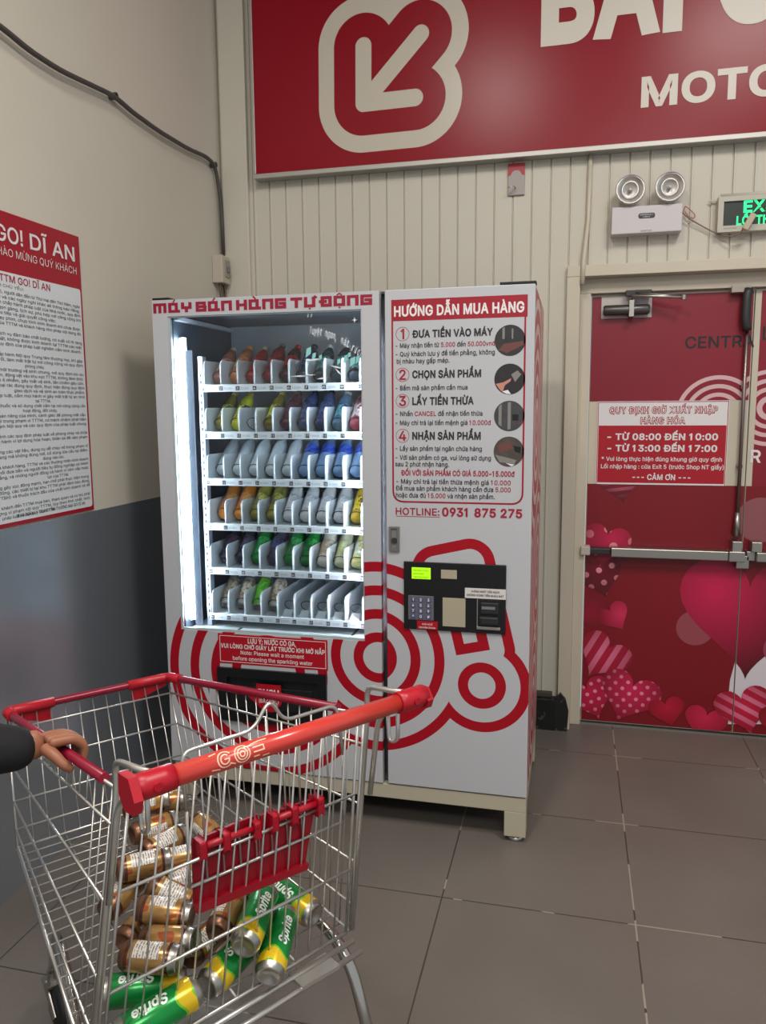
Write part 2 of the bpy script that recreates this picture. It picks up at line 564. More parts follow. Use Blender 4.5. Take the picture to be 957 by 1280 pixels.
ribbed(b, XL, 0.11, 0.0, CEIL); ribbed(b, 1.71, 3.1, 0.0, CEIL); ribbed(b, 0.11, 1.71, 2.19, CEIL)
struct(b.build('wall_back', m_panel))
# corner post and the flat strip beside the door frame
b = MB(); b.box(XL + 0.02, XL + 0.155, D - 0.028, D + 0.002, 0.0, CEIL, 0.004)
struct(b.build('trim_2', m_panel))
# black base slab behind the machine
n = NT('black_base_paint'); n.set(Base_Color=n.mix(n.math('GREATER_THAN', n.noise(30, 3), 0.66), lin((18, 18, 18)), lin((70, 64, 58))), Roughness=0.5)
b = MB(); b.box(XL + 0.16, 0.075, D - 0.055, D, 0.0, 0.158, 0.003)
b.mat(1).box(XL + 0.16, 0.06, D - 0.03, D, 0.158, 0.182, 0.003)
b.mat(0).prism([V((0.075, D - 0.055, 0.0)), V((0.135, D - 0.05, 0.0)), V((0.14, D - 0.05, 0.10)), V((0.125, D - 0.05, 0.16)), V((0.10, D - 0.05, 0.19)), V((0.075, D - 0.055, 0.158))], (0, 0.045, 0))
struct(b.build('baseboard_back', [n.m, M('dark_stain', (70, 62, 54), 0.7)]))

# door frame
n = NT('cream_frame_paint'); n.set(Base_Color=n.mix(n.noise(4, 3), lin((196, 186, 166)), lin((206, 197, 178))), Roughness=0.42)
m_frame = n.m
YD = 1.19
b = MB()
b.box(0.086, 0.146, D - 0.03, D + 0.15, 0.0, 2.165, 0.003)
b.box(0.146, 0.196, YD - 0.035, D + 0.15, 0.0, 2.098, 0.003)
b.box(0.086, 1.74, D - 0.03, D + 0.15, 2.165, 2.215, 0.003)
b.box(0.146, 1.68, YD - 0.035, D + 0.15, 2.098, 2.165, 0.003)
b.box(1.68, 1.74, D - 0.03, D + 0.15, 0.0, 2.165, 0.003)
b.box(1.628, 1.68, YD - 0.035, D + 0.15, 0.0, 2.098, 0.003)
struct(b.build('trim_3', m_frame))
# threshold strip
b = MB(); b.box(0.196, 1.63, YD - 0.01, YD + 0.06, 0.0, 0.006)
struct(b.build('trim_4', m_steel))

# ================================================================== DOORS
def heart_pts(c, wdt, rot=0.0, squash=1.0, n_=44):
    pts = []
    for i in range(n_):
        t = 2 * PI * i / n_
        hx = 16 * math.sin(t) ** 3; hz = 13 * math.cos(t) - 5 * math.cos(2 * t) - 2 * math.cos(3 * t) - math.cos(4 * t)
        hx *= wdt / 32; hz = (hz + 2.0) * wdt / 32 * squash
        pts.append(V((c[0] + hx * math.cos(rot) - hz * math.sin(rot), c[1], c[2] + hx * math.sin(rot) + hz * math.cos(rot))))
    return pts
def heart_mat(name, ctr, r, c0, c1, mode=None, ang=0.6, per=0.06, hi=None):
    """printed balloon heart: a two-colour printed blend, with dots or stripes"""
    n = NT(name); x, y, z, v = n.obj()
    dx = n.math('SUBTRACT', x, ctr[0]); dz = n.math('SUBTRACT', z, ctr[1])
    d = n.math('DIVIDE', n.math('SQRT', n.math('ADD', n.math('MULTIPLY', dx, dx), n.math('MULTIPLY', dz, dz))), r)
    d = n.math('MINIMUM', d, 1.0)
    col = n.mix(d, lin(c0), lin(c1))
    if mode == 'dots':
        u = n.math('ADD', n.math('MULTIPLY', x, math.cos(ang)), n.math('MULTIPLY', z, math.sin(ang)))
        w_ = n.math('SUBTRACT', n.math('MULTIPLY', z, math.cos(ang)), n.math('MULTIPLY', x, math.sin(ang)))
        fu = n.math('SUBTRACT', n.math('FRACT', n.math('ADD', n.math('DIVIDE', u, per), 50.0)), 0.5)
        fw = n.math('SUBTRACT', n.math('FRACT', n.math('ADD', n.math('DIVIDE', w_, per), 50.0)), 0.5)
        dd = n.math('SQRT', n.math('ADD', n.math('MULTIPLY', fu, fu), n.math('MULTIPLY', fw, fw)))
        col = n.mix(n.math('MULTIPLY', n.math('LESS_THAN', dd, 0.22), n.math('SUBTRACT', 1.1, d)), col, lin((240, 150, 165)))
    if mode == 'stripes':
        u = n.math('ADD', n.math('MULTIPLY', x, math.cos(ang)), n.math('MULTIPLY', z, math.sin(ang)))
        fu = n.math('FRACT', n.math('ADD', n.math('DIVIDE', u, per), 50.0))
        col = n.mix(n.math('MULTIPLY', n.math('LESS_THAN', fu, 0.45), n.math('SUBTRACT', 1.05, d)), col, lin((225, 120, 150)))
    n.set(Base_Color=col, Roughness=0.4)
    return n.m

PLANE = YD - 0.0012       # face of the vinyl prints
def dz_(px, py): return on_y(px, py, YD)
ring_l = dz_(840 + 400 * 0.1406, 420 + 709 * 0.1406); ring_r = dz_(840 + 865 * 0.1406, 420 + 640 * 0.1406)
SPX = 0.1406 * 0.00402
n = NT('red_door_vinyl_rings')
x, y, z, v = n.obj()
d = sdf_socket(n, [('c', ring_l.x, ring_l.z, 326 * SPX), ('c', ring_r.x, ring_r.z, 305 * SPX)], x, z)
fac = None
for lo, hi in ((-33, 0), (-104, -71), (-172, -139), (-250, -208)):
    q = band(n, d, lo * SPX, hi * SPX); fac = q if fac is None else n.math('MAXIMUM', fac, q)
base = n.mix(n.noise(0.9, 1.0), lin((116, 12, 28)), lin((146, 18, 44)))
n.set(Base_Color=n.mix(fac, base, lin((216, 178, 180))), Roughness=0.38)
m_vinyl_rings = n.m
n = NT('red_door_vinyl'); n.set(Base_Color=n.mix(n.noise(1.2, 1.0), lin((108, 8, 18)), lin((136, 12, 28))), Roughness=0.36)
m_vinyl = n.m

XM = 0.906
def leaf(name, x0, x1):
    b = MB(); b.box(x0, x1, YD, YD + 0.045, 0.012, 2.094, 0.002)
    return struct(b.build(name, m_frame))
door1 = leaf('door_1', 0.2, XM); door2 = leaf('door_2', XM + 0.004, 1.624)
zu = dz_(830, 501).z; zlo = dz_(830, 606).z
b = MB(); b.prism([V((0.203, YD, zu)), V((XM - 0.05, YD, zu)), V((XM - 0.004, YD, zu)), V((XM - 0.004, YD, 2.085)), V((0.203, YD, 2.085))][::-1], (0, -0.0012, 0))
b.build('upper_print', m_vinyl_rings, door1)
b = MB(); b.box(0.203, XM - 0.001, YD - 0.0012, YD, 0.016, zlo)
low1 = b.build('lower_print', m_vinyl, door1)
b = MB(); b.box(XM + 0.03, 1.622, YD - 0.0012, YD, zlo, 2.085)
b.build('upper_print', m_vinyl_rings, door2)
b = MB(); b.box(XM + 0.006, 1.622, YD - 0.0012, YD, 0.016, zlo)
low2 = b.build('lower_print', m_vinyl, door2)

def clip_heart(pts, x0, x1, z0, z1):
    # Sutherland-Hodgman against the leaf outline
    for ax, lim, sg in ((0, x0, 1), (0, x1, -1), (2, z0, 1), (2, z1, -1)):
        out = []
        for i in range(len(pts)):
            a, c = pts[i - 1], pts[i]
            ia = (a[ax] - lim) * sg >= 0; ic = (c[ax] - lim) * sg >= 0
            if ia != ic: out.append(a.lerp(c, (lim - a[ax]) / (c[ax] - a[ax])))
            if ic: out.append(c.copy())
        pts = out
        if not pts: return pts
    return pts
LAYER = [0]
def decal(pts, mat, name, leaves=(1, 2)):
    LAYER[0] += 1
    yy = PLANE - 0.0003 * LAYER[0]
    for k in leaves:
        lim = (0.204, XM - 0.001, 0.017, zlo) if k == 1 else (XM + 0.005, 1.62, 0.017, zlo)
        p = clip_heart([V(q) for q in pts], *lim)
        if len(p) < 3: continue
        b = MB(); b.prism([V((q.x, yy, q.z)) for q in p], (0, 0.0003, 0))
        b.build(name, mat, low1 if k == 1 else low2)
def circ(c, r, n_=32): return [V((c[0] + r * math.cos(2 * PI * i / n_), YD, c[2] + r * math.sin(2 * PI * i / n_))) for i in range(n_)]
K = 0.00402
# white bow shape under the big heart, then the hearts from back to front
c = dz_(960, 890); decal([dz_(908, 905), dz_(909, 880), dz_(912, 850), dz_(918, 828), dz_(1000, 810), dz_(1010, 905)], M('pale_print', (214, 206, 212), 0.4), 'pale_shape_print')
c = dz_(868, 785); decal(circ(c, 0.085), M('mauve_print', (150, 70, 80), 0.45), 'mauve_circle_print')
c = dz_(935, 772); decal(heart_pts((c.x, YD, c.z), 0.62, 0.0, 1.05), heart_mat('big_heart_print', (c.x - 0.15, c.z + 0.12), 0.42, (205, 24, 78), (84, 10, 20)), 'big_heart_print')
c = dz_(950, 650); decal(circ(c, 0.105), M('rose_circle_print', (142, 82, 86), 0.5), 'rose_circle_print')
c = dz_(975, 812); decal(circ(c, 0.075), M('dusty_circle_print', (150, 60, 84), 0.5), 'dusty_circle_print')
c = dz_(775, 605); decal(heart_pts((c.x, YD, c.z), 0.2, 0.2), heart_mat('striped_dark_heart', (c.x, c.z + 0.06), 0.12, (150, 20, 44), (96, 8, 20), 'stripes', 1.7, 0.035), 'heart_print')
c = dz_(750, 722); decal(heart_pts((c.x, YD, c.z), 0.22, 0.3), heart_mat('dark_dotted_heart', (c.x, c.z + 0.06), 0.16, (120, 10, 40), (84, 6, 20), 'dots', 0.4, 0.065), 'dotted_heart_print')
c = dz_(756, 682); decal(heart_pts((c.x, YD, c.z), 0.23, -0.2), heart_mat('pink_dotted_heart', (c.x + 0.03, c.z + 0.03), 0.15, (205, 30, 80), (126, 10, 28), 'dots', 0.3, 0.09), 'dotted_heart_print')
c = dz_(735, 765); decal(heart_pts((c.x, YD, c.z), 0.2, 0.5), heart_mat('red_heart', (c.x, c.z), 0.15, (150, 14, 44), (110, 8, 24)), 'heart_print')
c = dz_(768, 772); decal(heart_pts((c.x, YD, c.z), 0.16, 0.6), heart_mat('pink_heart', (c.x + 0.03, c.z + 0.02), 0.1, (214, 44, 92), (140, 12, 36)), 'heart_print')
c = dz_(752, 822); decal(heart_pts((c.x, YD, c.z), 0.26, -0.55), heart_mat('striped_heart', (c.x, c.z + 0.02), 0.19, (186, 18, 60), (120, 10, 30), 'stripes', -0.5, 0.06), 'striped_heart_print')
c = dz_(738, 873); decal(heart_pts((c.x, YD, c.z), 0.24, 0.4), heart_mat('dotted_heart_a', (c.x, c.z + 0.03), 0.16, (206, 26, 78), (130, 10, 36), 'dots', 0.5, 0.042), 'dotted_heart_print')
c = dz_(784, 872); decal(heart_pts((c.x, YD, c.z), 0.29, -0.35), heart_mat('dotted_heart_b', (c.x + 0.02, c.z + 0.04), 0.17, (212, 34, 86), (128, 10, 36), 'dots', 0.9, 0.042), 'dotted_heart_print')
c = dz_(834, 890); decal(heart_pts((c.x, YD, c.z), 0.17, 0.3), heart_mat('red_heart_b', (c.x, c.z + 0.03), 0.12, (190, 18, 52), (120, 8, 24)), 'heart_print')
c = dz_(880, 905); decal(heart_pts((c.x, YD, c.z), 0.2, -0.2), heart_mat('pink_heart_b', (c.x, c.z + 0.04), 0.14, (208, 34, 74), (132, 10, 32)), 'heart_print')
c = dz_(930, 888); decal(heart_pts((c.x, YD, c.z), 0.26, 0.3), heart_mat('striped_heart_b', (c.x, c.z + 0.02), 0.17, (200, 24, 66), (126, 8, 28), 'stripes', 1.1, 0.05), 'striped_heart_print')
c = dz_(975, 905); decal(heart_pts((c.x, YD, c.z), 0.2, 0.0), heart_mat('red_heart_c', (c.x, c.z), 0.14, (170, 14, 40), (110, 8, 22)), 'heart_print')

def sign_text(b, s_, pl, pr, plane, up=Z, cap=None, bold=0.0, mats=None, lift=0.001, mi=None, res=2):
    """lettering fitted between two photo points on a plane given as ('y',v) or ('x',v)"""
    f_ = on_y if plane[0] == 'y' else on_x
    A, B = f_(pl[0], pl[1], plane[1]), f_(pr[0], pr[1], plane[1])
    z_ = (A.z + B.z) / 2; A.z = z_; B.z = z_
    ux = (B - A)
    capm = None
    if cap:
        mx, my = (pl[0] + pr[0]) / 2, (pl[1] + pr[1]) / 2
        capm = (f_(mx, my - cap, plane[1]) - f_(mx, my, plane[1])).length
    b.text(s_, A, ux, up, width=ux.length, cap=capm, bold=bold, mats=mats, lift=lift, mi=mi, res=res)

def c6(x, y): return (700 + x * 0.26855, 190 + y * 0.26855)
def c7(x, y): return (700 + x * 0.35944, 470 + y * 0.35944)
b = MB(); sign_text(b, 'CENTRA', c6(580, 920), c6(902, 899), ('y', YD), cap=14, bold=0.012, lift=0.0025)
b.build('lettering', m_ink, door1)
b = MB(); P = dz_(*c6(940, 873)); b.text('L', P, X, Z, cap=0.057, bold=0.012, lift=0.0025)
P2 = dz_(*c7(660, 300)); b.mat(1).text('R', P2, X, Z, cap=0.055, bold=0.02, lift=0.0025)
b.build('lettering', [m_ink, m_white], door2)

# notice on the door (a sheet of its own)
tl, tr_ = dz_(746.7, 501), dz_(911.5, 501.3); bl = dz_(745.8, 604.8); hz_ = dz_(830, 531.8).z
x0, x1 = tl.x, tr_.x; z1 = (tl.z + tr_.z) / 2; z0 = bl.z
root = thing('notice_sheet', (x0, YD - 0.002, z0), 'red and white goods receiving hours notice stuck on the red double door', 'notice')
b = MB(); b.box(x0, x1, YD - 0.004, YD - 0.002, z0, z1); b.build('sheet', m_white, root)
b = MB(); b.box(x0 + 0.008, x1 - 0.008, YD - 0.0046, YD - 0.004, z0 + 0.008, hz_); b.build('red_field', m_red, root)
b = MB()
b.box(x0 + 0.003, x1 - 0.003, YD - 0.0045, YD - 0.004, z1 - 0.006, z1 - 0.003); b.box(x0 + 0.003, x0 + 0.006, YD - 0.0045, YD - 0.004, z0, z1 - 0.003); b.box(x1 - 0.006, x1 - 0.003, YD - 0.0045, YD - 0.004, z0, z1 - 0.003)
b.build('border', m_red, root)
b = MB(); YN = YD - 0.0045
for s_, l, r_, cap in (('QUY ĐỊNH GIỜ XUẤT NHẬP', (170, 130), (548, 128), 7.6), ('HÀNG HÓA', (278, 166), (435, 165), 7.6)):
    b.mat(0); sign_text(b, s_, c7(*l), c7(*r_), ('y', YN), cap=cap, bold=0.055, lift=0.0006)
    b.mat(1); sign_text(b, s_, c7(l[0] + 2, l[1]), c7(r_[0] - 2, r_[1]), ('y', YN), cap=cap, bold=-0.002, lift=0.0012)
b.mat(1)
for s_, l, r_, cap, bo in (('- TỪ 08:00 ĐẾN 10:00', (163, 223), (548, 221), 7.6, .03), ('- TỪ 13:00 ĐẾN 17:00', (163, 263), (545, 261), 7.6, .03), ('* Vui lòng thực hiện đúng khung giờ quy định', (143, 297), (562, 295), 5, .015), ('Lối nhập hàng : cửa Exit 5 (trước Shop NT giấy)', (141, 323), (568, 322), 5, .015), ('--- CẢM ƠN ---', (250, 361), (452, 361), 6.5, .025)):
    sign_text(b, s_, c7(*l), c7(*r_), ('y', YN), cap=cap, bold=bo, lift=0.0008)
b.build('lettering', [m_red, m_white], root)

# door hardware: closers, panic bars, rods
def px_box(b, p0, p1, y0, y1, yref, bev=0.002):
    A = on_y(p0[0], p0[1], yref); B = on_y(p1[0], p1[1], yref)
    b.box(min(A.x, B.x), max(A.x, B.x), y0, y1, min(A.z, B.z), max(A.z, B.z), bev); return b
closer = thing('door_closer', (0.3, YD, 2.0), 'dark grey hydraulic door closer with folding arm on left red leaf', 'door closer')
b = MB(); px_box(b, c6(192, 675), c6(424, 770), YD - 0.006, YD - 0.0012, YD); b.build('mounting_plate', M('plate_paint', (196, 188, 182), 0.5), closer)
A = on_y(*c6(200, 742), YD - 0.035); B = on_y(*c6(415, 728), YD - 0.035); zc = (A.z + B.z) / 2
b = MB(); b.tube([V((A.x, YD - 0.035, zc)), V((A.x + 0.008, YD - 0.035, zc)), V((B.x - 0.008, YD - 0.035, zc)), V((B.x, YD - 0.035, zc))], 0.024, 16, radii=[0.019, 0.024, 0.024, 0.019]); b.build('cylinder_body', M('closer_metal', (96, 94, 92), 0.35, 0.7), closer)
b = MB(); px_box(b, c6(320, 690), c6(342, 768), YD - 0.066, YD - 0.006, YD - 0.05); b.build('clamp', m_steel, closer)
A = on_y(*c6(332, 690), YD - 0.05); B = on_y(*c6(575, 676), YD - 0.10); Cc = on_y(*c6(335, 655), YD - 0.04)
b = MB(); b.tube([A, A + V((0, -0.01, 0.02)), B], 0.007, 8); b.tube([B, Cc], 0.007, 8); b.disc(B + V((0, 0, -0.01)), (0, 0, 1), 0.011, 0.02, 14); b.build('folding_arm', m_steel, closer)
b = MB(); px_box(b, c6(305, 645), c6(425, 668), YD - 0.05, YD - 0.034, YD - 0.04); b.build('arm_bracket', m_dgrey, closer)

bar = thing('panic_bar', (0.21, YD, 0.9), 'long steel push bar across the left red door leaf with vertical rods', 'panic bar')
A = on_y(*c7(78, 600), YD - 0.06); B = on_y(*c7(640, 628), YD - 0.06); zc = (on_y(*c7(360, 618), YD - 0.06)).z
zh = 0.022
b = MB(); b.box(A.x + 0.13, B.x - 0.07, YD - 0.075, YD - 0.012, zc - zh, zc + zh, 0.004); b.build('push_rail', m_steel, bar)
b = MB(); b.box(A.x + 0.03, A.x + 0.13, YD - 0.055, YD - 0.0012, zc - zh * 0.6, zc + zh * 0.6, 0.003); b.build('rail_base', m_dgrey, bar)
b = MB(); b.box(A.x - 0.01, A.x + 0.035, YD - 0.06, YD - 0.0012, zc - zh, zc + zh, 0.006); b.build('end_cap', M('worn_cap', (196, 186, 174), 0.5), bar)
b = MB(); b.box(B.x - 0.07, B.x, YD - 0.08, YD - 0.0012, zc - zh * 1.1, zc + zh * 1.1, 0.004)
P = on_y(*c7(622, 575), YD - 0.06); b.box(P.x - 0.03, P.x + 0.012, YD - 0.07, YD - 0.0012, zc, P.z, 0.003)
P3 = on_y(*c7(632, 672), YD - 0.06); b.box(P3.x - 0.025, P3.x + 0.03, YD - 0.05, YD - 0.0012, P3.z, zc, 0.003); b.build('latch_case', m_steel, bar)
T = on_y(937, 372, YD - 0.03); P = on_y(*c7(630, 530), YD - 0.03)
xr_ = XM - 0.03
b = MB(); b.tube([V((xr_, YD - 0.03, P.z)), V((xr_, YD - 0.03, T.z))], 0.0085, 10)
for zz in (1.66, 1.30, 1.95): b.box(xr_ - 0.012, xr_ + 0.012, YD - 0.03, YD - 0.0012, zz - 0.008, zz + 0.008, 0.002)
b.build('vertical_rod', M('rod_metal', (140, 128, 122), 0.35, 0.9), bar)
b = MB(); b.tube([V((xr_, YD - 0.03, zc + 0.09)), V((xr_, YD - 0.03, zc + 0.2))], 0.013, 10, radii=[0.017, 0.011]); b.build('rod_coupling', m_steel, bar)
b = MB(); P = on_y(905, 372, YD - 0.04); b.tube(fillet([V((xr_ - 0.005, YD - 0.045, 2.09)), V((xr_ - 0.012, YD - 0.05, 2.05)), V((xr_ - 0.012, YD - 0.05, 1.95)), V((xr_ - 0.002, YD - 0.04, 1.91))], 0.02), 0.02, 12); b.build('top_latch', m_dgrey, bar)
b = MB(); px_box(b, (914, 357), (938, 365), YD - 0.05, YD - 0.0012, YD - 0.04); b.build('strike_plate', M('strike_paint', (170, 160, 150), 0.5), bar)

bar2 = thing('panic_bar', (0.92, YD, 0.9), 'steel push bar on right red door leaf, cut by photo edge', 'panic bar')
P = on_y(*c7(672, 625), YD - 0.06)
b = MB(); b.box(P.x + 0.01, 1.5, YD - 0.075, YD - 0.012, zc - zh, zc + zh, 0.004); b.build('push_rail', m_steel, bar2)
b = MB(); b.box(XM + 0.015, P.x + 0.01, YD - 0.05, YD - 0.0012, zc - zh, zc + zh, 0.003); b.box(XM + 0.03, XM + 0.075, YD - 0.07, YD - 0.0012, zc + zh, zc + 0.07, 0.004); b.build('latch_case', m_steel, bar2)

# ================================================================== VENDING MACHINE
XW = -1.4055; ZT = 1.9867; ZB = 0.1785; DEP = 0.72; XD1 = -0.5325; XD2 = -0.513
vm = thing('vending_machine', (-0.70275, 0.36, 0), 'large white and red drinks vending machine with lit glass front', 'vending machine')
RX = -0.70275; RY = 0.36
def ring_mat(name, ox_):
    n = NT(name); x, y, z, v = n.obj()
    shapes = [('c', -0.982 - RX, 0.572, 0.414), ('c', ox_ - RX, 0.665, 0.36), ('c', -0.165 - RX, 0.588, 0.174),
              ('b', -0.197 - RX, 0.708, -0.23 / 0.9969, 0.97 / 0.9969, 0.062, 0.319, 0.088)]
    d = n.math('MULTIPLY', sdf_socket(n, shapes, x, z), -1.0)
    fr = n.math('SUBTRACT', d, n.math('MULTIPLY', n.math('FLOOR', n.math('DIVIDE', d, 0.088)), 0.088))
    fac = n.math('MULTIPLY', n.math('LESS_THAN', fr, 0.037), band(n, d, 0.0, 0.345))
    n.set(Base_Color=n.mix(fac, lin((185, 186, 190)), lin((162, 6, 28))), Roughness=0.35)
    n.b.inputs['Specular IOR Level'].default_value = 0.4
    return n.m
m_doorL = ring_mat('white_door_wrap_left', -0.545); m_doorR = ring_mat('white_door_wrap_right', -0.572)
n = NT('red_side_wrap'); x, y, z, v = n.obj()
d = sdf_socket(n, [('c', 0.0, 0.4, 0.25), ('c', 0.15, 0.95, 0.25), ('c', -0.1, 1.5, 0.25)], y, z)
fr = n.math('FRACT', n.math('ADD', n.math('DIVIDE', d, 0.088), 20.0))
n.set(Base_Color=n.mix(n.math('LESS_THAN', fr, 0.4), lin((168, 20, 38)), lin((214, 190, 188))), Roughness=0.3)
m_side = n.m
m_cab = M('cabinet_grey', (70, 70, 74), 0.4, 0.2)
m_inner = M('inner_white_metal', (206, 216, 226), 0.35, 0.0)
n = NT('inner_mirror_steel'); n.set(Base_Color=lin((58, 70, 82)), Metallic=0.0, Roughness=0.35); m_mirror = n.m

# cabinet shell
b = MB()
b.box(XW + 0.004, XW + 0.012, 0.03, DEP, ZB, ZT - 0.006); b.box(-0.012, -0.003, 0.03, DEP, ZB, ZT - 0.006)
b.box(XW + 0.004, -0.003, 0.03, DEP, ZT - 0.014, ZT - 0.006); b.box(XW + 0.004, -0.003, DEP - 0.01, DEP, ZB, ZT - 0.006); b.box(XW + 0.004, -0.003, 0.03, DEP, ZB, ZB + 0.02)
b.box(XD1 - 0.012, XD1 + 0.012, 0.05, 0.6, ZB, ZT - 0.014)
cab = b.build('cabinet', m_cab, vm)
b = MB(); b.box(-0.003, -0.0005, 0.035, DEP - 0.003, ZB + 0.01, ZT - 0.01); b.build('side_wrap', m_side, vm)
MB().box(-0.118, 0.002, 0.004, 0.05, ZT - 0.006, ZT + 0.004, 0.002).build('hinge_cover', m_black, vm); MB().box(XW, XW + 0.07, 0.004, 0.05, ZT - 0.006, ZT + 0.003, 0.002).build('hinge_cover', m_black, vm)
# right door
b = MB(); b.box(XD2, 0.0, 0.0, 0.026, ZB, ZT - 0.006, 0.003); rdoor = b.build('control_door', m_doorR, vm)
# left door with window and delivery openings
WX0, WX1, WZ0, WZ1 = -1.3428, -0.5967, 0.7237, 1.9201
PX0, PX1, PZ0, PZ1 = on_y(272.5, 833, 0).x, on_y(408.5, 843, 0).x, on_y(340, 904, 0).z, on_y(340, 838, 0).z
b = MB(); b.holed(XW, XD1, ZB, ZT - 0.006, 0.0, 0.03, [(WX0, WX1, WZ0, WZ1), (PX0 + 0.01, PX1 - 0.01, PZ0 + 0.01, PZ1 - 0.01)])
ldoor = b.build('glass_door', m_doorL, vm)
# white gasket round the window and the pane
b = MB(); g_ = 0.008; b.holed(WX0 - 0.002, WX1 + 0.002, WZ0 - 0.002, WZ1 + 0.002, 0.004, 0.014, [(WX0 + g_, WX1 - g_ * 0.5, WZ0 + g_, WZ1 - g_ * 0.6)])
b.build('window_gasket', M('gasket_white', (168, 184, 186), 0.4), ldoor)
n = NT('door_glass')
tr = n.node('ShaderNodeBsdfTransparent'); gl = n.node('ShaderNodeBsdfGlossy'); gl.inputs['Roughness'].default_value = 0.0
fr = n.node('ShaderNodeFresnel'); fr.inputs['IOR'].default_value = 1.35
mx = n.node('ShaderNodeMixShader'); n.link(fr.outputs[0], mx.inputs[0]); n.link(tr.outputs[0], mx.inputs[1]); n.link(gl.outputs[0], mx.inputs[2]); n.link(mx.outputs[0], n.out.inputs['Surface'])
tr.inputs[0].default_value = (0.97, 0.985, 0.985, 1)
m_glass = n.m
b = MB(); b.box(WX0 + 0.002, WX1 - 0.002, 0.016, 0.021, WZ0 + 0.002, WZ1 - 0.002); pane = b.build('glass_pane', m_glass, ldoor)
# slogan sticker on the glass
b = MB()
slog = 'Tuyệt ngon, mát rượi'
a0 = on_y(386, 417, 0.0155); a1 = on_y(449, 446, 0.0155)
ctr_n = len(slog)
for i_, ch in enumerate(slog):
    t = i_ / (ctr_n - 1)
    p = a0.lerp(a1, t) + V((0, 0, 0.02 * math.sin(PI * t)))
    ang = math.atan2(a1.z - a0.z, a1.x - a0.x) + 0.35 * (0.5 - t)
    if ch != ' ': b.text(ch, p, V((math.cos(ang), 0, math.sin(ang))), V((-math.sin(ang) * 0.6, 0, 1)), cap=0.026, width=0.008 if ch not in 'i,' else 0.003, bold=0.01, lift=0)
for px, py in ((384, 403), (388, 403)): b.text('’', on_y(px, py, 0.0155), X, Z, cap=0.03, bold=0.01)
b.build('slogan_lettering', M('sticker_white', (226, 232, 240), 0.5), pane)
for px, py, L_, an in ((387, 450, 0.02, -0.1), (395, 449, 0.02, -0.05), (376, 470, 0.045, 0.02), (385, 469, 0.03, 0.05), (402, 473, 0.02, 0.1), (421, 459, 0.03, -0.25), (423, 465, 0.02, -0.8)):
    P = on_y(px, py, 0.0155); u_ = V((math.cos(an), 0, math.sin(an))) * L_; w_ = V((-math.sin(an), 0, math.cos(an))) * 0.003
    MB().prism([P - u_, P - w_, P + u_, P + w_], (0, -0.0004, 0)).build('white_fleck', MATS['sticker_white'], pane)
P = on_y(443, 400, 0.0155); b = MB(); b.prism([P + V((math.cos(k * PI / 4), 0, math.sin(k * PI / 4))) * (0.012 if k % 2 == 0 else 0.003) for k in range(8)], (0, -0.0004, 0)); b.build('white_star', MATS['sticker_white'], pane)
m_aqua = M('sticker_aqua', (140, 206, 204), 0.5)
for px, py, s_ in ((385, 440, 0.02), (392, 445, 0.014), (400, 447, 0.012), (432, 448, 0.016), (440, 452, 0.02), (447, 449, 0.016), (436, 444, 0.012), (423, 452, 0.012)):
    P = on_y(px, py, 0.0155); b = MB(); b.prism([P + V((0.5 * s_ * random.uniform(-1.2, -0.6), 0, -s_)), P + V((s_ * 0.5, 0, -s_ * 0.3)), P + V((s_ * 0.6, 0, s_ * 0.9)), P + V((-s_ * 0.3, 0, s_ * 0.6))], (0, -0.0004, 0)); b.build('aqua_splash', m_aqua, pane)

# interior
IX0, IX1, IY1, IZ0, IZ1 = -1.352, XD1 - 0.02, 0.56, 0.70, 1.935
b = MB()
b.box(IX0, IX1, IY1, IY1 + 0.01, IZ0, IZ1); b.box(IX1, IX1 + 0.008, 0.046, IY1, IZ0, IZ1)
b.box(IX0, IX1, 0.046, IY1, IZ0 - 0.01, IZ0)
b.build('inner_case', m_inner, vm)
b = MB(); b.box(IX0, IX1, 0.046, IY1, IZ1, IZ1 + 0.008); b.build('inner_ceiling', M('inner_ceiling_grey', (96, 104, 116), 0.4), vm)
b = MB(); b.box(IX0, IX0 + 0.006, 0.046, IY1, IZ0, IZ1); b.build('inner_side', m_mirror, vm)
# floor ledge with round holes below the trays
b = MB()
P0 = on_y(262, 779, 0.12)
b.box(IX0 + 0.01, IX1 - 0.002, 0.05, 0.34, 0.704, 0.710, 0.001); ledge = b.build('drop_ledge', M('ledge_white', (200, 212, 214), 0.4), vm)
for px in (327, 348, 370, 391, 413): MB().disc(on_z(px, 790.5 + (px - 327) * 0.07, 0.710) , (0, 0, 1), 0.010, 0.0008, 14).build('ledge_hole', m_dgrey, ledge)
for px in (297, 446): P = on_z(px, 788, 0.7105); MB().box(P.x - 0.005, P.x + 0.005, P.y - 0.07, P.y + 0.04, 0.709, 0.7112).build('ledge_slot', m_dgrey, ledge)
# lamps: emission tubes beside the trays
m_tube = M('led_tube', (255, 255, 255), 0.3, emit=(232, 244, 255), es=95.0)
P1 = on_y(231, 425, 0.065); P2 = on_y(236, 785, 0.065); tx = (P1.x + P2.x) / 2
lamp = MB().box(tx - 0.014, tx + 0.014, 0.078, 0.084, WZ0 + 0.02, P1.z + 0.01).build('lamp_holder', m_inner, vm)
b = MB(); b.tube([V((tx, 0.065, WZ0 + 0.025)), V((tx, 0.065, P1.z))], 0.009, 12); b.build('light_tube', m_tube, lamp)
lamp2 = MB().box(IX1 - 0.022, IX1 - 0.004, 0.078, 0.084, WZ0 + 0.02, P1.z + 0.01).build('lamp_holder', m_inner, vm)
b = MB(); b.tube([V((IX1 - 0.012, 0.065, WZ0 + 0.025)), V((IX1 - 0.012, 0.065, P1.z))], 0.009, 12); b.build('light_tube', m_tube, lamp2)
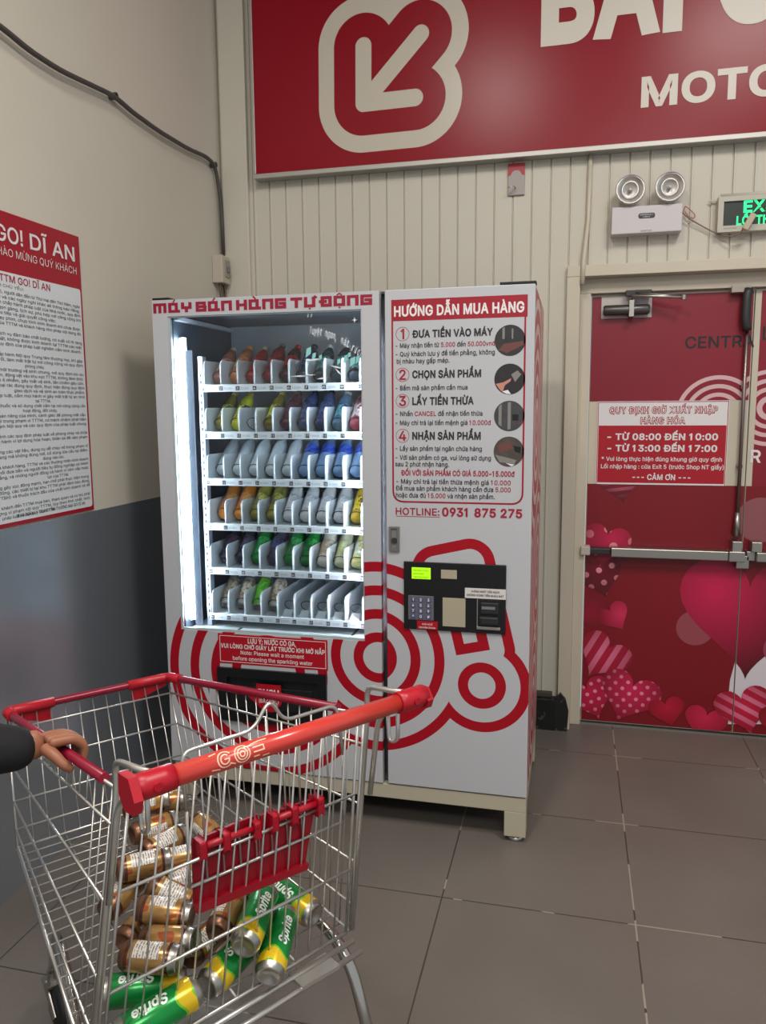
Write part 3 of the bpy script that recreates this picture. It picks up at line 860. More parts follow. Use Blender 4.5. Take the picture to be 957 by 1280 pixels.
# glossy channel plate and perforated post
b = MB(); b.box(tx + 0.016, tx + 0.046, 0.06, 0.066, IZ0 + 0.03, 1.80, 0.002); b.build('lamp_channel', M('channel_blue', (176, 196, 220), 0.2, 0.3), vm)
b = MB(); b.box(-1.287, -1.268, 0.118, 0.15, IZ0, 1.78)
b.mat(1)
zz = 0.74
while zz < 1.72: b.box(-1.281, -1.274, 0.1168, 0.119, zz, zz + 0.012); zz += 0.026
b.build('shelf_post', [M('post_metal', (168, 182, 200), 0.3, 0.5), m_dgrey], vm)

P_ = on_y(226, 398, 0.06); MB().box(IX0 + 0.006, IX0 + 0.026, 0.05, IY1 - 0.01, P_.z - 0.009, P_.z + 0.007, 0.002).build('top_rail', m_inner, vm)
# trays
ZS = [1.658, 1.477, 1.295, 1.117, 0.939, 0.752]
CX0, CP, TY = -1.262, 0.0694, 0.112
m_tray = M('tray_white', (218, 228, 234), 0.4)
m_coil = M('coil_black', (26, 28, 34), 0.4)
m_num = M('number_black', (36, 42, 56), 0.5); m_price = M('price_grey', (120, 130, 140), 0.6)
FLOOR = []
EMPTY = {(1, 2), (5, 4), (5, 5), (5, 6), (5, 7), (5, 8), (5, 9)}
PRICES = ['10.000', '10.000', '5.000', '10.000', '10.000', '10.000']
for t, zs in enumerate(ZS):
    FZ = zs + 0.010
    FLOOR.append(FZ)
    b = MB(); b.box(CX0 - 0.012, IX1 - 0.004, TY + 0.004, 0.52, FZ - 0.004, FZ)
    tray = b.build('tray', m_tray, vm)
    b = MB(); b.box(CX0 - 0.012, IX1 - 0.004, TY - 0.004, TY + 0.004, zs - 0.014, zs + 0.014, 0.002)
    strip = b.build('price_strip', m_tray, tray)
    b = MB()
    for j in range(11):
        if j < 10:
            xx = CX0 + CP * j
            b.mat(0).box(xx - 0.004, xx + 0.011, TY - 0.0048, TY - 0.004, zs - 0.009, zs + 0.006)
            b.mat(1).text(str(t * 10 + j + 1), V((xx - 0.0025, TY - 0.0048, zs - 0.006)), X, Z, cap=0.0085, width=0.011, bold=0.01, lift=0.0005, res=1)
            b.mat(2).text(PRICES[t], V((xx + 0.017, TY - 0.004, zs - 0.006)), X, Z, cap=0.008, width=0.032, lift=0.0006, res=1)
    b.build('lettering', [m_num, m_white, m_price], tray)
    for j in range(11):
        xx = CX0 + CP * j
        if xx > IX1 - 0.006: break
        b = MB(); hgt = 0.096
        pr = [V((0, TY + 0.006, FZ)), V((0, 0.5, FZ)), V((0, 0.5, FZ + hgt))]
        pr += [V((0, TY + 0.02, FZ + hgt)), V((0, TY + 0.011, FZ + hgt - 0.004)), V((0, TY + 0.006, FZ + hgt - 0.014))]
        b.prism([V((xx - 0.0015, p.y, p.z)) for p in pr], (0.003, 0, 0))
        b.tube([V((xx, TY + 0.006, FZ + 0.001)), V((xx, TY + 0.006, FZ + hgt - 0.014))], 0.0032, 6)
        b.build('divider', m_tray, tray)
    for j in range(10):
        xc = CX0 + CP * (j + 0.5)
        b = MB(); pts = []
        th_ = math.radians(41); cz_ = FZ + 0.026; cy_ = TY + 0.07
        for k in range(25):
            a = 2 * PI * k / 24 - 0.6; u1 = 0.030 * math.cos(a); u2 = 0.030 * math.sin(a)
            pts.append(V((xc + u1, cy_ - u2 * math.sin(th_) * .9 + 0.006, max(FZ + 0.003, cz_ + u2 * math.cos(th_) * 1.05 + 0.006))))
        for k in range(1, 37):
            a = 2 * PI * 1.5 * k / 36 - 0.6
            pts.append(V((xc + 0.030 * math.cos(a), cy_ + 0.09 + 0.24 * k / 36, FZ + 0.034 + 0.030 * math.sin(a))))
        b.tube(pts, 0.0016, 5)
        b.build('coil', m_coil, tray)
        if (t, j) in EMPTY and t == 5:
            b = MB(); b.obox(V((xc, TY + 0.03, FZ + 0.012)), X, V((0, 0.8, 0.6)), V((0, -0.6, 0.8)), 0.018, 0.018, 0.002); b.build('flap', m_tray, tray)

# front art: title lettering in square strokes
GL = {  # strokes on a 0..1 grid
 'm': (1.25, [[(0, 0), (0, 1), (1.25, 1), (1.25, 0)], [(0.62, 1), (0.62, 0)]]),
 'a': (1.0, [[(0, 0), (0, 1), (0.8, 1), (0.8, 0), (1.05, 0)], [(0, 0), (0.5, 0)]]),
 'y': (0.9, [[(0, 1), (0, 0.45), (0.9, 0.45), (0.9, 1)], [(0.45, 0.45), (0.45, 0)]]),
 'b': (0.9, [[(0, 0), (0, 1), (0.85, 1), (0.85, 0.5), (0, 0.5)], [(0.85, 0.5), (0.9, 0.45), (0.9, 0), (0, 0)]]),
 'n': (0.9, [[(0, 0), (0, 1), (0.9, 1), (0.9, 0)]]),
 'h': (0.9, [[(0, 0), (0, 1)], [(0.9, 0), (0.9, 1)], [(0, 0.5), (0.9, 0.5)]]),
 'g': (0.9, [[(0.9, 1), (0, 1), (0, 0), (0.9, 0), (0.9, 0.5), (0.45, 0.5)]]),
 't': (0.95, [[(0, 1), (0.95, 1)], [(0.475, 1), (0.475, 0)]]),
 'u': (0.9, [[(0, 1), (0, 0), (0.9, 0), (0.9, 1)], [(0.9, 1), (1.05, 1.12)]]),
 'd': (0.95, [[(0.1, 0), (0.1, 1), (0.95, 1), (0.95, 0), (0.1, 0)], [(-0.1, 0.5), (0.4, 0.5)]]),
 'o': (0.9, [[(0, 0), (0, 1), (0.9, 1), (0.9, 0), (0, 0)]]),
}
SQ = [0]
def seg_quad(b, p, q, hw, f_):
    p, q = V((p[0], p[1], 0)), V((q[0], q[1], 0)); d_ = (q - p).normalized(); nn = V((-d_.y, d_.x, 0)) * hw; e = d_ * hw
    SQ[0] += 1; o_ = V((0, -0.0004 - 0.000012 * (SQ[0] % 60), 0))
    b.face([f_(p - e - nn) + o_, f_(q + e - nn) + o_, f_(q + e + nn) + o_, f_(p - e + nn) + o_])
WORDS = [('may', {1: "'"}), ('ban', {1: "'"}), ('hang', {1: '`'}), ('tu', {1: '.'}), ('dong', {1: '^.'})]
A = on_y(191.5, 391, 0); B = on_y(461.5, 382.3, 0); cap_ = 0.0335
tot = 0.0; lay = []
for wi, (wd, acc) in enumerate(WORDS):
    for k, ch in enumerate(wd): lay.append((ch, tot, acc.get(k))); tot += GL[ch][0] + 0.42
    tot += 0.28
tot -= 0.70
zt_ = ((A.z + B.z) / 2)
sx_ = (B.x - A.x) / tot; hh = cap_ * 0.5
b = MB(); HW = 0.195
for ch, x0_, ac in lay:
    f_ = lambda p, x0_=x0_: V((A.x + (x0_ + HW + p.x * 0.9) * sx_, -0.0002, zt_ + 0.005 + p.y * 0.026))
    for st in GL[ch][1]:
        for p, q in zip(st[:-1], st[1:]): seg_quad(b, p, q, HW, f_)
    wd = GL[ch][0]
    for a_ in ac or '':
        if a_ == "'": seg_quad(b, (wd * .45, 1.3), (wd * .62, 1.55), .09, f_)
        if a_ == '`': seg_quad(b, (wd * .38, 1.55), (wd * .58, 1.3), .09, f_)
        if a_ == '.': seg_quad(b, (wd * .5, -.36), (wd * .52, -.36), .1, f_)
        if a_ == '^': seg_quad(b, (wd * .25, 1.3), (wd * .5, 1.5), .08, f_); seg_quad(b, (wd * .5, 1.5), (wd * .75, 1.3), .08, f_)
b.build('title_lettering', M('title_red', (146, 8, 48), 0.45), ldoor)

# instruction print on the right door
c3 = lambda x, y: (470 + x * 0.26549, 340 + y * 0.26549)
b = MB(); YP = ('y', 0.0)
hl, hr = on_y(*c3(71, 133), 0), on_y(*c3(714, 104), 0); hb = on_y(*c3(390, 221), 0)
hx0, hx1 = hl.x, hr.x; htop = (hl.z + hr.z) / 2; hbot = hb.z
b.box(hx0, hx1, -0.0006, 0.0, hbot, htop)
bz_ = on_y(*c3(385, 1087), 0).z; bw = 0.006
pts = fillet([V((hx0 + bw / 2, -0.0006, hbot)), V((hx0 + bw / 2, -0.0006, bz_)), V((hx1 - bw / 2 - 0.004, -0.0006, bz_)), V((hx1 - bw / 2 - 0.004, -0.0006, hbot))], 0.04, 8)
for p, q in zip(pts[:-1], pts[1:]):
    d_ = (q - p).normalized(); nn = V((-d_.z, 0, d_.x)) * (bw / 2); e = d_ * 0.0006
    b.prism([p - e - nn, q + e - nn, q + e + nn, p - e + nn], (0, 0.0005, 0))
b.build('instruction_border', M('instruction_red', (154, 10, 36), 0.45), rdoor)
b = MB()
def run(parts):
    s_ = ''.join(p for p, _ in parts); m_ = []
    for p, k in parts: m_ += [k] * len(p)
    return s_, m_
b.mat(0); sign_text(b, 'HƯỚNG DẪN MUA HÀNG', c3(84, 208), c3(697, 188), YP, cap=12.2, bold=0.028)
b.build('heading_lettering', m_white, rdoor); b = MB()
for s_, l, r_, cap, bo in (
    ([('ĐƯA TIỀN VÀO MÁY', 0)], (170, 307), (549, 299), 8.6, .03), ([('CHỌN SẢN PHẨM', 0)], (170, 499), (494, 493), 8.8, .03),
    ([('LẤY TIỀN THỪA', 0)], (170, 625), (459, 622), 8.8, .03), ([('NHẬN SẢN PHẨM', 0)], (170, 789), (492, 787), 8.8, .03),
    ([('- Máy nhận tiền từ ', 0), ('5.000', 1), (' đến ', 0), ('50.000vnđ', 1)], (92, 357), (560, 347), 5.6, .012),
    ([('- Quý khách lưu ý để tiền phẳng, không', 0)], (92, 396), (558, 389), 5.6, .012), ([('bị nhàu hay gấp mép.', 0)], (97, 430), (345, 427), 5.6, .012),
    ([('- Bấm mã sản phẩm cần mua', 0)], (92, 557), (430, 553), 5.6, .012),
    ([('- Nhấn ', 0), ('CANCEL', 1), (' để nhận tiền thừa', 0)], (92, 678), (500, 676), 5.6, .012),
    ([('- Máy chỉ trả lại tiền mệnh giá ', 0), ('10.000đ', 1)], (92, 721), (540, 719), 5.6, .012),
    ([('- Lấy sản phẩm tại ngăn chứa hàng', 0)], (92, 841), (497, 843), 5.6, .012),
    ([('- Với sản phẩm có ga, vui lòng sử dụng', 0)], (92, 884), (540, 886), 5.6, .012), ([('sau 2 phút nhận hàng.', 0)], (90, 914), (343, 917), 5.6, .012),
    ([('ĐỐI VỚI SẢN PHẨM CÓ GIÁ 5.000-15.000đ', 1)], (118, 958), (652, 962), 6.3, .025),
    ([('- Máy chỉ trả lại tiền thừa mệnh giá ', 0), ('10.000', 1)], (95, 998), (633, 1001), 5.6, .012),
    ([('Để mua sản phẩm khách hàng cần đưa ', 0), ('5.000', 1)], (93, 1030), (633, 1034), 5.6, .012),
    ([('hoặc đưa đủ ', 0), ('15.000', 1), (' và nhận sản phẩm.', 0)], (93, 1062), (558, 1067), 5.6, .012),
    ):
    body, mm = run(s_); sign_text(b, body, c3(*l), c3(*r_), YP, cap=cap, bold=bo, mats=mm)
b.build('steps_lettering', [m_ink, m_dred], rdoor); b = MB()
for s_, l, r_, cap, bo in (([('HOTLINE:', 1)], (92, 1142), (298, 1146), 8.5, .014), ([('0931 875 275', 1)], (310, 1149), (687, 1157), 10.2, .03)):
    body, mm = run(s_); sign_text(b, body, c3(*l), c3(*r_), YP, cap=cap, bold=bo, mats=mm)
A = on_y(*c3(92, 1149), 0); B = on_y(*c3(300, 1153), 0); b.mat(1).box(A.x, B.x, -0.0006, 0, A.z - 0.001, A.z + 0.001)
b.build('hotline_lettering', [m_ink, m_dred], rdoor); b = MB()
for k, (cx, cy) in enumerate(((124, 292), (124, 484), (124, 607), (124, 771))):
    P = on_y(*c3(cx, cy), 0); b.mat(1).ring(P + V((0, -0.0006, 0)), (0, 1, 0), Z, 0.0225, 0.024, 0.0005)
    b.text(str(k + 1), P + V((0, 0, -0.0165)), X, Z, cap=0.033, bold=0.018, align='C', lift=0.0008)
    b.build('step_number', [m_ink, m_dred], rdoor); b = MB()
b.bm.free()
# the four round photographs
for k, (cx, cy) in enumerate(((630, 322), (628, 504), (626, 678), (624, 846))):
    P = on_y(*c3(cx, cy), 0); R_ = 0.0515
    b = MB(); b.disc(P, (0, -1, 0), R_, 0.0006, 32); o = b.build('round_picture', M('picture_dark_%s' % 'abcd'[k], ((44, 42, 44), (36, 34, 36), (62, 62, 64), (74, 66, 60))[k], 0.5, noise=0.5, nscale=30), rdoor)
    b = MB(); yv = -0.0009
    def quad(pts, mi): b.mat(mi); b.prism([P + V((x_ * R_, yv, z_ * R_)) for x_, z_ in pts], (0, 0.0003, 0))
    if k == 0:
        quad([(-.5, .8), (-.35, .85), (-.35, .1), (-.5, .1)], 2); quad([(.1, .75), (.2, .75), (.2, .1), (.1, .1)], 2)
        quad([(-.75, -.6), (-.4, -.2), (.1, -.15), (.85, -.05), (.9, -.3), (.5, -.5), (-.2, -.8)], 1)
    elif k == 1:
        quad([(-.9, -.3), (-.4, -.2), (.1, .05), (.05, -.15), (-.3, -.4), (-.45, -.85), (-.7, -.6)], 0); quad([(.1, .3), (.5, .55), (.75, .3), (.35, -.2)], 2)
        quad([(-.5, -.8), (-.2, -.95), (.1, -.98), (-.1, -.7)], 3)
    elif k == 2:
        quad([(-.7, .6), (-.5, .8), (-.5, -.7), (-.7, -.55)], 2); quad([(-.1, .9), (.1, .9), (.1, -.85), (-.1, -.9)], 2); quad([(.2, .1), (.6, .1), (.6, -.3), (.2, -.3)], 4); quad([(.55, -.5), (.9, -.3), (.8, -.55)], 1)
    else:
        quad([(-.8, .4), (.1, .7), (.3, .2), (-.6, -.1)], 1); quad([(-.9, -.2), (.5, -.55), (.4, -.8), (-.6, -.7)], 2); quad([(-.2, -.75), (.4, -.85), (.2, -.97)], 3); quad([(.3, .4), (.8, .3), (.75, -.1), (.4, 0)], 4)
    b.build('picture_detail', [M('pic_skin', (190, 130, 112), 0.6), M('pic_brown', (104, 62, 56), 0.6), M('pic_grey', (128, 124, 120), 0.6), m_white, m_black], o)

# lock handle
A = on_y(*[470 + 50 * .328, 640 + 55 * .328], 0); B = on_y(*[470 + 90 * .328, 640 + 150 * .328], 0)
b = MB(); b.holed(A.x, B.x, B.z, A.z, -0.008, 0.0, [(A.x + 0.007, B.x - 0.007, B.z + 0.012, A.z - 0.006)]); lk = b.build('lock_handle', m_steel, rdoor)
b = MB(); b.box(A.x + 0.007, B.x - 0.007, -0.003, 0.0, B.z + 0.012, A.z - 0.006); b.build('lock_recess', m_grey, lk)
b = MB(); zc_ = A.z * 0.45 + B.z * 0.55; b.disc(V(((A.x + B.x) / 2, -0.003, zc_)), (0, -1, 0), 0.010, 0.006, 18); b.build('lock_cylinder', m_dgrey, lk)

# control panel
c9 = lambda x, y: (500 + x * 0.15674, 690 + y * 0.15674)
A = on_y(*c9(32, 88), 0); B = on_y(*c9(843, 100), 0); Cb = on_y(*c9(32, 605), 0); Db = on_y(*c9(843, 655), 0)
kx0, kx1 = (A.x + Cb.x) / 2, (B.x + Db.x) / 2; kz1 = (on_y(*c9(32, 72), 0).z + on_y(*c9(843, 103), 0).z) / 2; kz0 = (Cb.z + Db.z) / 2
b = MB(); b.box(kx0, kx1, -0.008, 0.0, kz0, kz1, 0.002); cp = b.build('control_panel', M('panel_black', (16, 16, 18), 0.4), rdoor)
def cbox(x0, y0, x1, y1, d0, d1, name, mat, bev=0.001, par=None):
    A = on_y(*c9(x0, (y0 + y1) / 2), -0.008); B = on_y(*c9(x1, (y0 + y1) / 2), -0.008); T = on_y(*c9((x0 + x1) / 2, y0), -0.008); Bo = on_y(*c9((x0 + x1) / 2, y1), -0.008)
    b = MB(); b.box(A.x, B.x, -0.008 - d1, -0.008 - d0, Bo.z, T.z, bev); return b.build(name, mat, par or cp), (A.x, B.x, Bo.z, T.z)
lcd, (a0_, a1_, q0, q1) = cbox(92, 124, 243, 215, 0, 0.002, 'display', M('lcd_green', (150, 210, 20), 0.4, emit=(170, 236, 20), es=0.75))
b = MB()
for k in range(3): b.text(('XIN MOI CHON', 'SAN PHAM', 'CAM ON QUY KHACH')[k], V((a0_ + 0.006, -0.0102, q1 - 0.013 - 0.012 * k)), X, Z, width=(a1_ - a0_) * (0.8, 0.55, 0.8)[k], cap=0.006, lift=0.0006, res=1)
b.build('lettering', M('lcd_ink', (84, 130, 10), 0.6), lcd)
m_beige = M('beige_plate', (172, 163, 140), 0.5)
cbox(325, 143, 452, 214, 0, 0.0015, 'beige_plate', m_beige); cbox(338, 367, 520, 596, 0, 0.0015, 'beige_plate', m_beige)
st, (a0_, a1_, q0, q1) = cbox(517, 290, 843, 371, 0.004, 0.0048, 'paper_sticker', M('paper_white', (214, 210, 206), 0.6), 0)
b = MB(); yl = -0.0129
for k, (s_, wd) in enumerate((('KHÔNG NHÉT TIỀN RÁCH', .68), ('KHÔNG DÙNG TIỀN NHÀU NÁT', .9))):
    b.text(s_, V(((a0_ + a1_) / 2, yl, q1 - 0.015 - 0.0135 * k)), X, Z, width=(a1_ - a0_) * wd, cap=0.007, bold=.015, align='C', lift=0.0006, res=1)
b.build('lettering', m_ink, st)
rs, (a0_, a1_, q0, q1) = cbox(135, 551, 300, 615, 0.0, 0.003, 'red_sticker', m_red, 0)
b = MB()
for k, (s_, wd) in enumerate((('NHẬP MÃ SỐ', .5), ('SẢN PHẨM CẦN MUA', .8))):
    b.text(s_, V(((a0_ + a1_) / 2, -0.0111, q1 - 0.014 - 0.0125 * k)), X, Z, width=(a1_ - a0_) * wd, cap=0.006, bold=.01, align='C', lift=0.0006, res=1)
b.build('lettering', m_white, rs)
kp, (a0_, a1_, q0, q1) = cbox(65, 348, 268, 541, 0, 0.003, 'keypad', M('keypad_grey', (128, 126, 134), 0.4, 0.6))
keys = ['1', '2', '3', '4', '5', '6', '7', '8', '9', '*', '0', '#']
for r_ in range(4):
    for c_ in range(3):
        cx = a0_ + (a1_ - a0_) * (0.2 + 0.3 * c_); cz = q1 - (q1 - q0) * (0.155 + 0.23 * r_)
        b = MB(); b.box(cx - 0.0085, cx + 0.0085, -0.0145, -0.011, cz - 0.007, cz + 0.007, 0.001)
        b.mat(1).text(keys[r_ * 3 + c_], V((cx, -0.0145, cz - 0.0048)), X, Z, cap=0.0096, bold=.02, align='C', lift=0.0005, res=1)
        b.build('key', [M('key_blue', (82, 88, 128), 0.4), m_white], kp)
bill, (a0_, a1_, q0, q1) = cbox(612, 380, 800, 617, 0, 0.004, 'bill_acceptor', M('bill_black', (26, 26, 28), 0.35))
b = MB(); b.box(a0_ + 0.012, a1_ - 0.006, -0.022, -0.012, q1 - 0.05, q1 - 0.008, 0.004); b.box(a0_ + 0.01, a1_ - 0.006, -0.03, -0.012, q0 + 0.02, q0 + 0.05, 0.006); b.build('bill_mouth', M('bill_mouth', (40, 40, 42), 0.3), bill)
b = MB(); b.box(a0_ + 0.018, a1_ - 0.018, -0.0228, -0.0218, q1 - 0.032, q1 - 0.022); b.build('bill_slot', m_grey, bill)
b = MB(); b.box(a0_, a1_, -0.016, -0.012, q0, q0 + 0.01, 0.001); b.box(a0_, a0_ + 0.003, -0.014, -0.012, q0, q1, 0.0005); b.build('bright_edge', M('bright_edge', (190, 186, 180), 0.3, 0.8), bill)

# red note below the window
c11 = lambda x, y: (200 + x * 0.29258, 790 + y * 0.29258)
A = on_y(*c11(249, 67), 0); B = on_y(*c11(716, 100), 0); T = on_y(*c11(482, 20), 0); Bo = on_y(*c11(482, 148), 0)
b = MB(); b.box(A.x, B.x, -0.0012, 0, Bo.z, T.z); note = b.build('red_note', m_red, ldoor)
b = MB(); e_ = 0.007; t_ = 0.0018
b.holed(A.x + e_, B.x - e_, Bo.z + e_, T.z - e_, -0.0018, -0.0012, [(A.x + e_ + t_, B.x - e_ - t_, Bo.z + e_ + t_, T.z - e_ - t_)])
cxm = (A.x + B.x) / 2; wn = B.x - A.x; hn = T.z - Bo.z
for s_, fy, wd, cp_, bo in (('LƯU Ý: NƯỚC CÓ GA,', .27, .44, .018, .02), ('VUI LÒNG CHỜ GIÂY LÁT TRƯỚC KHI MỞ NẮP', .47, .95, .0165, .02), ('Note: Please wait a moment', .66, .58, .015, .008), ('before opening the sparkling water', .86, .73, .015, .008)):
    b.text(s_, V((cxm, -0.0012, T.z - hn * fy)), X, Z, width=wn * wd, cap=cp_, bold=bo, align='C', lift=0.0008)
b.build('lettering', m_white, note)
# delivery flap
b = MB(); b.holed(PX0, PX1, PZ0, PZ1, -0.012, 0.03, [(PX0 + 0.04, PX1 - 0.03, PZ0 + 0.02, PZ1 - 0.035)]); fl = b.build('delivery_frame', M('flap_black', (16, 16, 17), 0.35), ldoor)
b = MB(); b.box(PX0 + 0.04, PX1 - 0.03, 0.004, 0.012, PZ0 + 0.02, PZ1 - 0.035); b.box(PX0 + 0.07, PX1 - 0.06, -0.002, 0.004, PZ0 + 0.05, PZ1 - 0.07, 0.003); flap = b.build('push_flap', M('flap_dark', (24, 24, 26), 0.35), fl)
b = MB(); A = on_y(*c11(416, 215), 0); B = on_y(*c11(522, 272), 0); Cq = on_y(*c11(465, 335), 0)
xm = (A.x + B.x) / 2
b.prism([V((A.x, -0.013, A.z)), V((B.x, -0.013, A.z)), V((B.x + 0.002, -0.013, Cq.z + 0.035)), V((B.x - 0.03, -0.013, Cq.z)), V((A.x + 0.03, -0.013, Cq.z)), V((A.x - 0.035, -0.013, Cq.z + 0.055)), V((A.x, -0.013, Cq.z + 0.055))], (0, -0.0008, 0))
ps = b.build('push_sticker', m_red, flap)
b = MB(); b.text('PUSH', V((xm, -0.0139, on_y(*c11(468, 267), 0).z)), X, Z, width=(B.x - A.x) * .84, cap=0.024, bold=.03, align='C', lift=0.0006)
b.text('(ĐẨY VÀO)', V((xm, -0.0139, on_y(*c11(468, 298), 0).z)), X, Z, width=(B.x - A.x) * .8, cap=0.014, bold=.01, align='C', lift=0.0006)
b.build('lettering', m_white, ps)

# base frame, legs, feet
m_base = M('beige_base_paint', (182, 174, 152), 0.45)
b = MB()
b.box(XW + 0.01, -0.002, 0.005, 0.045, 0.118, ZB - 0.006, 0.002); b.box(XW + 0.01, -0.002, DEP - 0.045, DEP - 0.005, 0.118, ZB - 0.006, 0.002)
b.box(XW + 0.01, XW + 0.05, 0.045, DEP - 0.045, 0.118, ZB - 0.006, 0.002); b.box(-0.042, -0.002, 0.045, DEP - 0.045, 0.118, ZB - 0.006, 0.002)
bs = b.build('base_frame', m_base, vm)
b = MB(); b.box(XW + 0.02, -0.01, 0.04, DEP - 0.04, ZB - 0.0065, ZB + 0.002); b.build('bottom_plate', m_black, vm)
for lx in (XW + 0.01, -0.08):
    for ly in (0.005, DEP - 0.08):
        b = MB(); b.box(lx, lx + 0.078, ly, ly + 0.075, 0.022, 0.118, 0.002); lg = b.build('leg', m_base, vm)
        b = MB(); b.lathe([(0, 0), (0.026, 0.0), (0.03, 0.004), (0.026, 0.014), (0.012, 0.016), (0.012, 0.024), (0, 0.024)], (lx + 0.039, ly + 0.037, 0.0), Z, 20); b.build('levelling_foot', m_chrome, lg)

# ------------------------------------------------------------------ drinks in the machine
def bottle_mesh(kind):
    """profiles along +Z from base to top: body, label, cap"""
    if kind == 'can':
        return ([(0, 0.006), (0.019, 0.004), (0.023, 0.0), (0.0255, 0.006), (0.0265, 0.012), (0.0265, 0.118), (0.0235, 0.128), (0.022, 0.128), (0.021, 0.124), (0, 0.124)], (0.02, 0.112), None)
    if kind == 'slim':
        return ([(0, 0.004), (0.02, 0.0), (0.0255, 0.005), (0.0265, 0.015), (0.0255, 0.06), (0.0265, 0.09), (0.0265, 0.125), (0.022, 0.146), (0.0135, 0.163), (0.0125, 0.178), (0, 0.178)], (0.03, 0.1), (0.0135, 0.166, 0.184))
    if kind == 'wide':
        return ([(0, 0.004), (0.02, 0.0), (0.0275, 0.008), (0.0285, 0.03), (0.027, 0.07), (0.0285, 0.11), (0.028, 0.14), (0.021, 0.164), (0.0135, 0.178), (0.012, 0.192), (0, 0.192)], (0.045, 0.1), (0.0135, 0.182, 0.198))
    return ([(0, 0.004), (0.02, 0.0), (0.0265, 0.006), (0.028, 0.02), (0.028, 0.11), (0.0275, 0.13), (0.022, 0.152), (0.0135, 0.168), (0.012, 0.182), (0, 0.182)], (0.05, 0.105), (0.0135, 0.17, 0.188))
PROTO = {}
def make_bottle(key, kind, body, label, cap, lblz=None):
    pr, lz, cp_ = bottle_mesh(kind)
    if lblz: lz = lblz
    root = bpy.data.objects.new('can' if kind == 'can' else 'bottle', None); root.empty_display_size = 0.05
    parts = []
    b = MB(); b.lathe(pr, n=20); o = b.build('body', body, root); parts.append(o)
    if label:
        r_at = lambda h: next((a[0] + (c[0] - a[0]) * (h - a[1]) / (c[1] - a[1]) for a, c in zip(pr[1:-1], pr[2:]) if c[1] > a[1] and a[1] <= h <= c[1]), pr[4][0])
        hs = [lz[0] + (lz[1] - lz[0]) * k / 6 for k in range(7)]
        b = MB(); b.lathe([(r_at(lz[0]) - .001, lz[0])] + [(r_at(h) + 0.0006, h) for h in hs] + [(r_at(lz[1]) - .001, lz[1])], n=20); parts.append(b.build('label', label, root))
    if cap and cp_:
        r, z0_, z1_ = cp_
        b = MB(); b.lathe([(0, z0_), (r, z0_), (r, z1_ - 0.002), (r - 0.002, z1_), (0, z1_)], n=16); parts.append(b.build('cap', cap, root))
    if kind == 'can':
        b = MB(); b.lathe([(0, 0.1245), (0.0208, 0.1245), (0.0235, 0.1285), (0.022, 0.130), (0.0205, 0.1255), (0, 0.1255)], n=20); parts.append(b.build('lid', m_steel, root))
        b = MB(); b.lathe([(0, 0.0035), (0.017, 0.0035), (0.0205, -0.001), (0.0235, -0.0005), (0.026, 0.006)], n=20); parts.append(b.build('base', m_steel, root))
    return root, parts
def liquid(name, rgb, rough=0.12): return M(name, rgb, rough, spec=0.6, noise=0.18, nscale=40)
def lbl(name, rgb, rgb2, sc=60):
    if name in MATS: return MATS[name]
    n = NT(name); n.set(Base_Color=n.mix(n.math('GREATER_THAN', n.noise(sc, 2.0), 0.52), lin(rgb), lin(rgb2)), Roughness=0.35); MATS[name] = n.m; return n.m
m_capw = M('cap_white', (222, 226, 228), 0.4); m_capr = M('cap_red', (196, 26, 34), 0.4); m_capo = M('cap_orange', (214, 140, 40), 0.4); m_capg = M('cap_green', (40, 120, 80), 0.4); m_capb = M('cap_blue', (40, 70, 190), 0.4); m_capk = M('cap_dark', (46, 40, 46), 0.4); m_capp = M('cap_pink', (200, 90, 110), 0.4); m_capc = M('cap_cream', (196, 176, 146), 0.4); m_capy = M('cap_yellow', (200, 190, 90), 0.4)
n = NT('clear_water'); n.set(Base_Color=lin((224, 238, 246)), Roughness=0.08, Transmission_Weight=0.12, IOR=1.33); m_clear = n.m
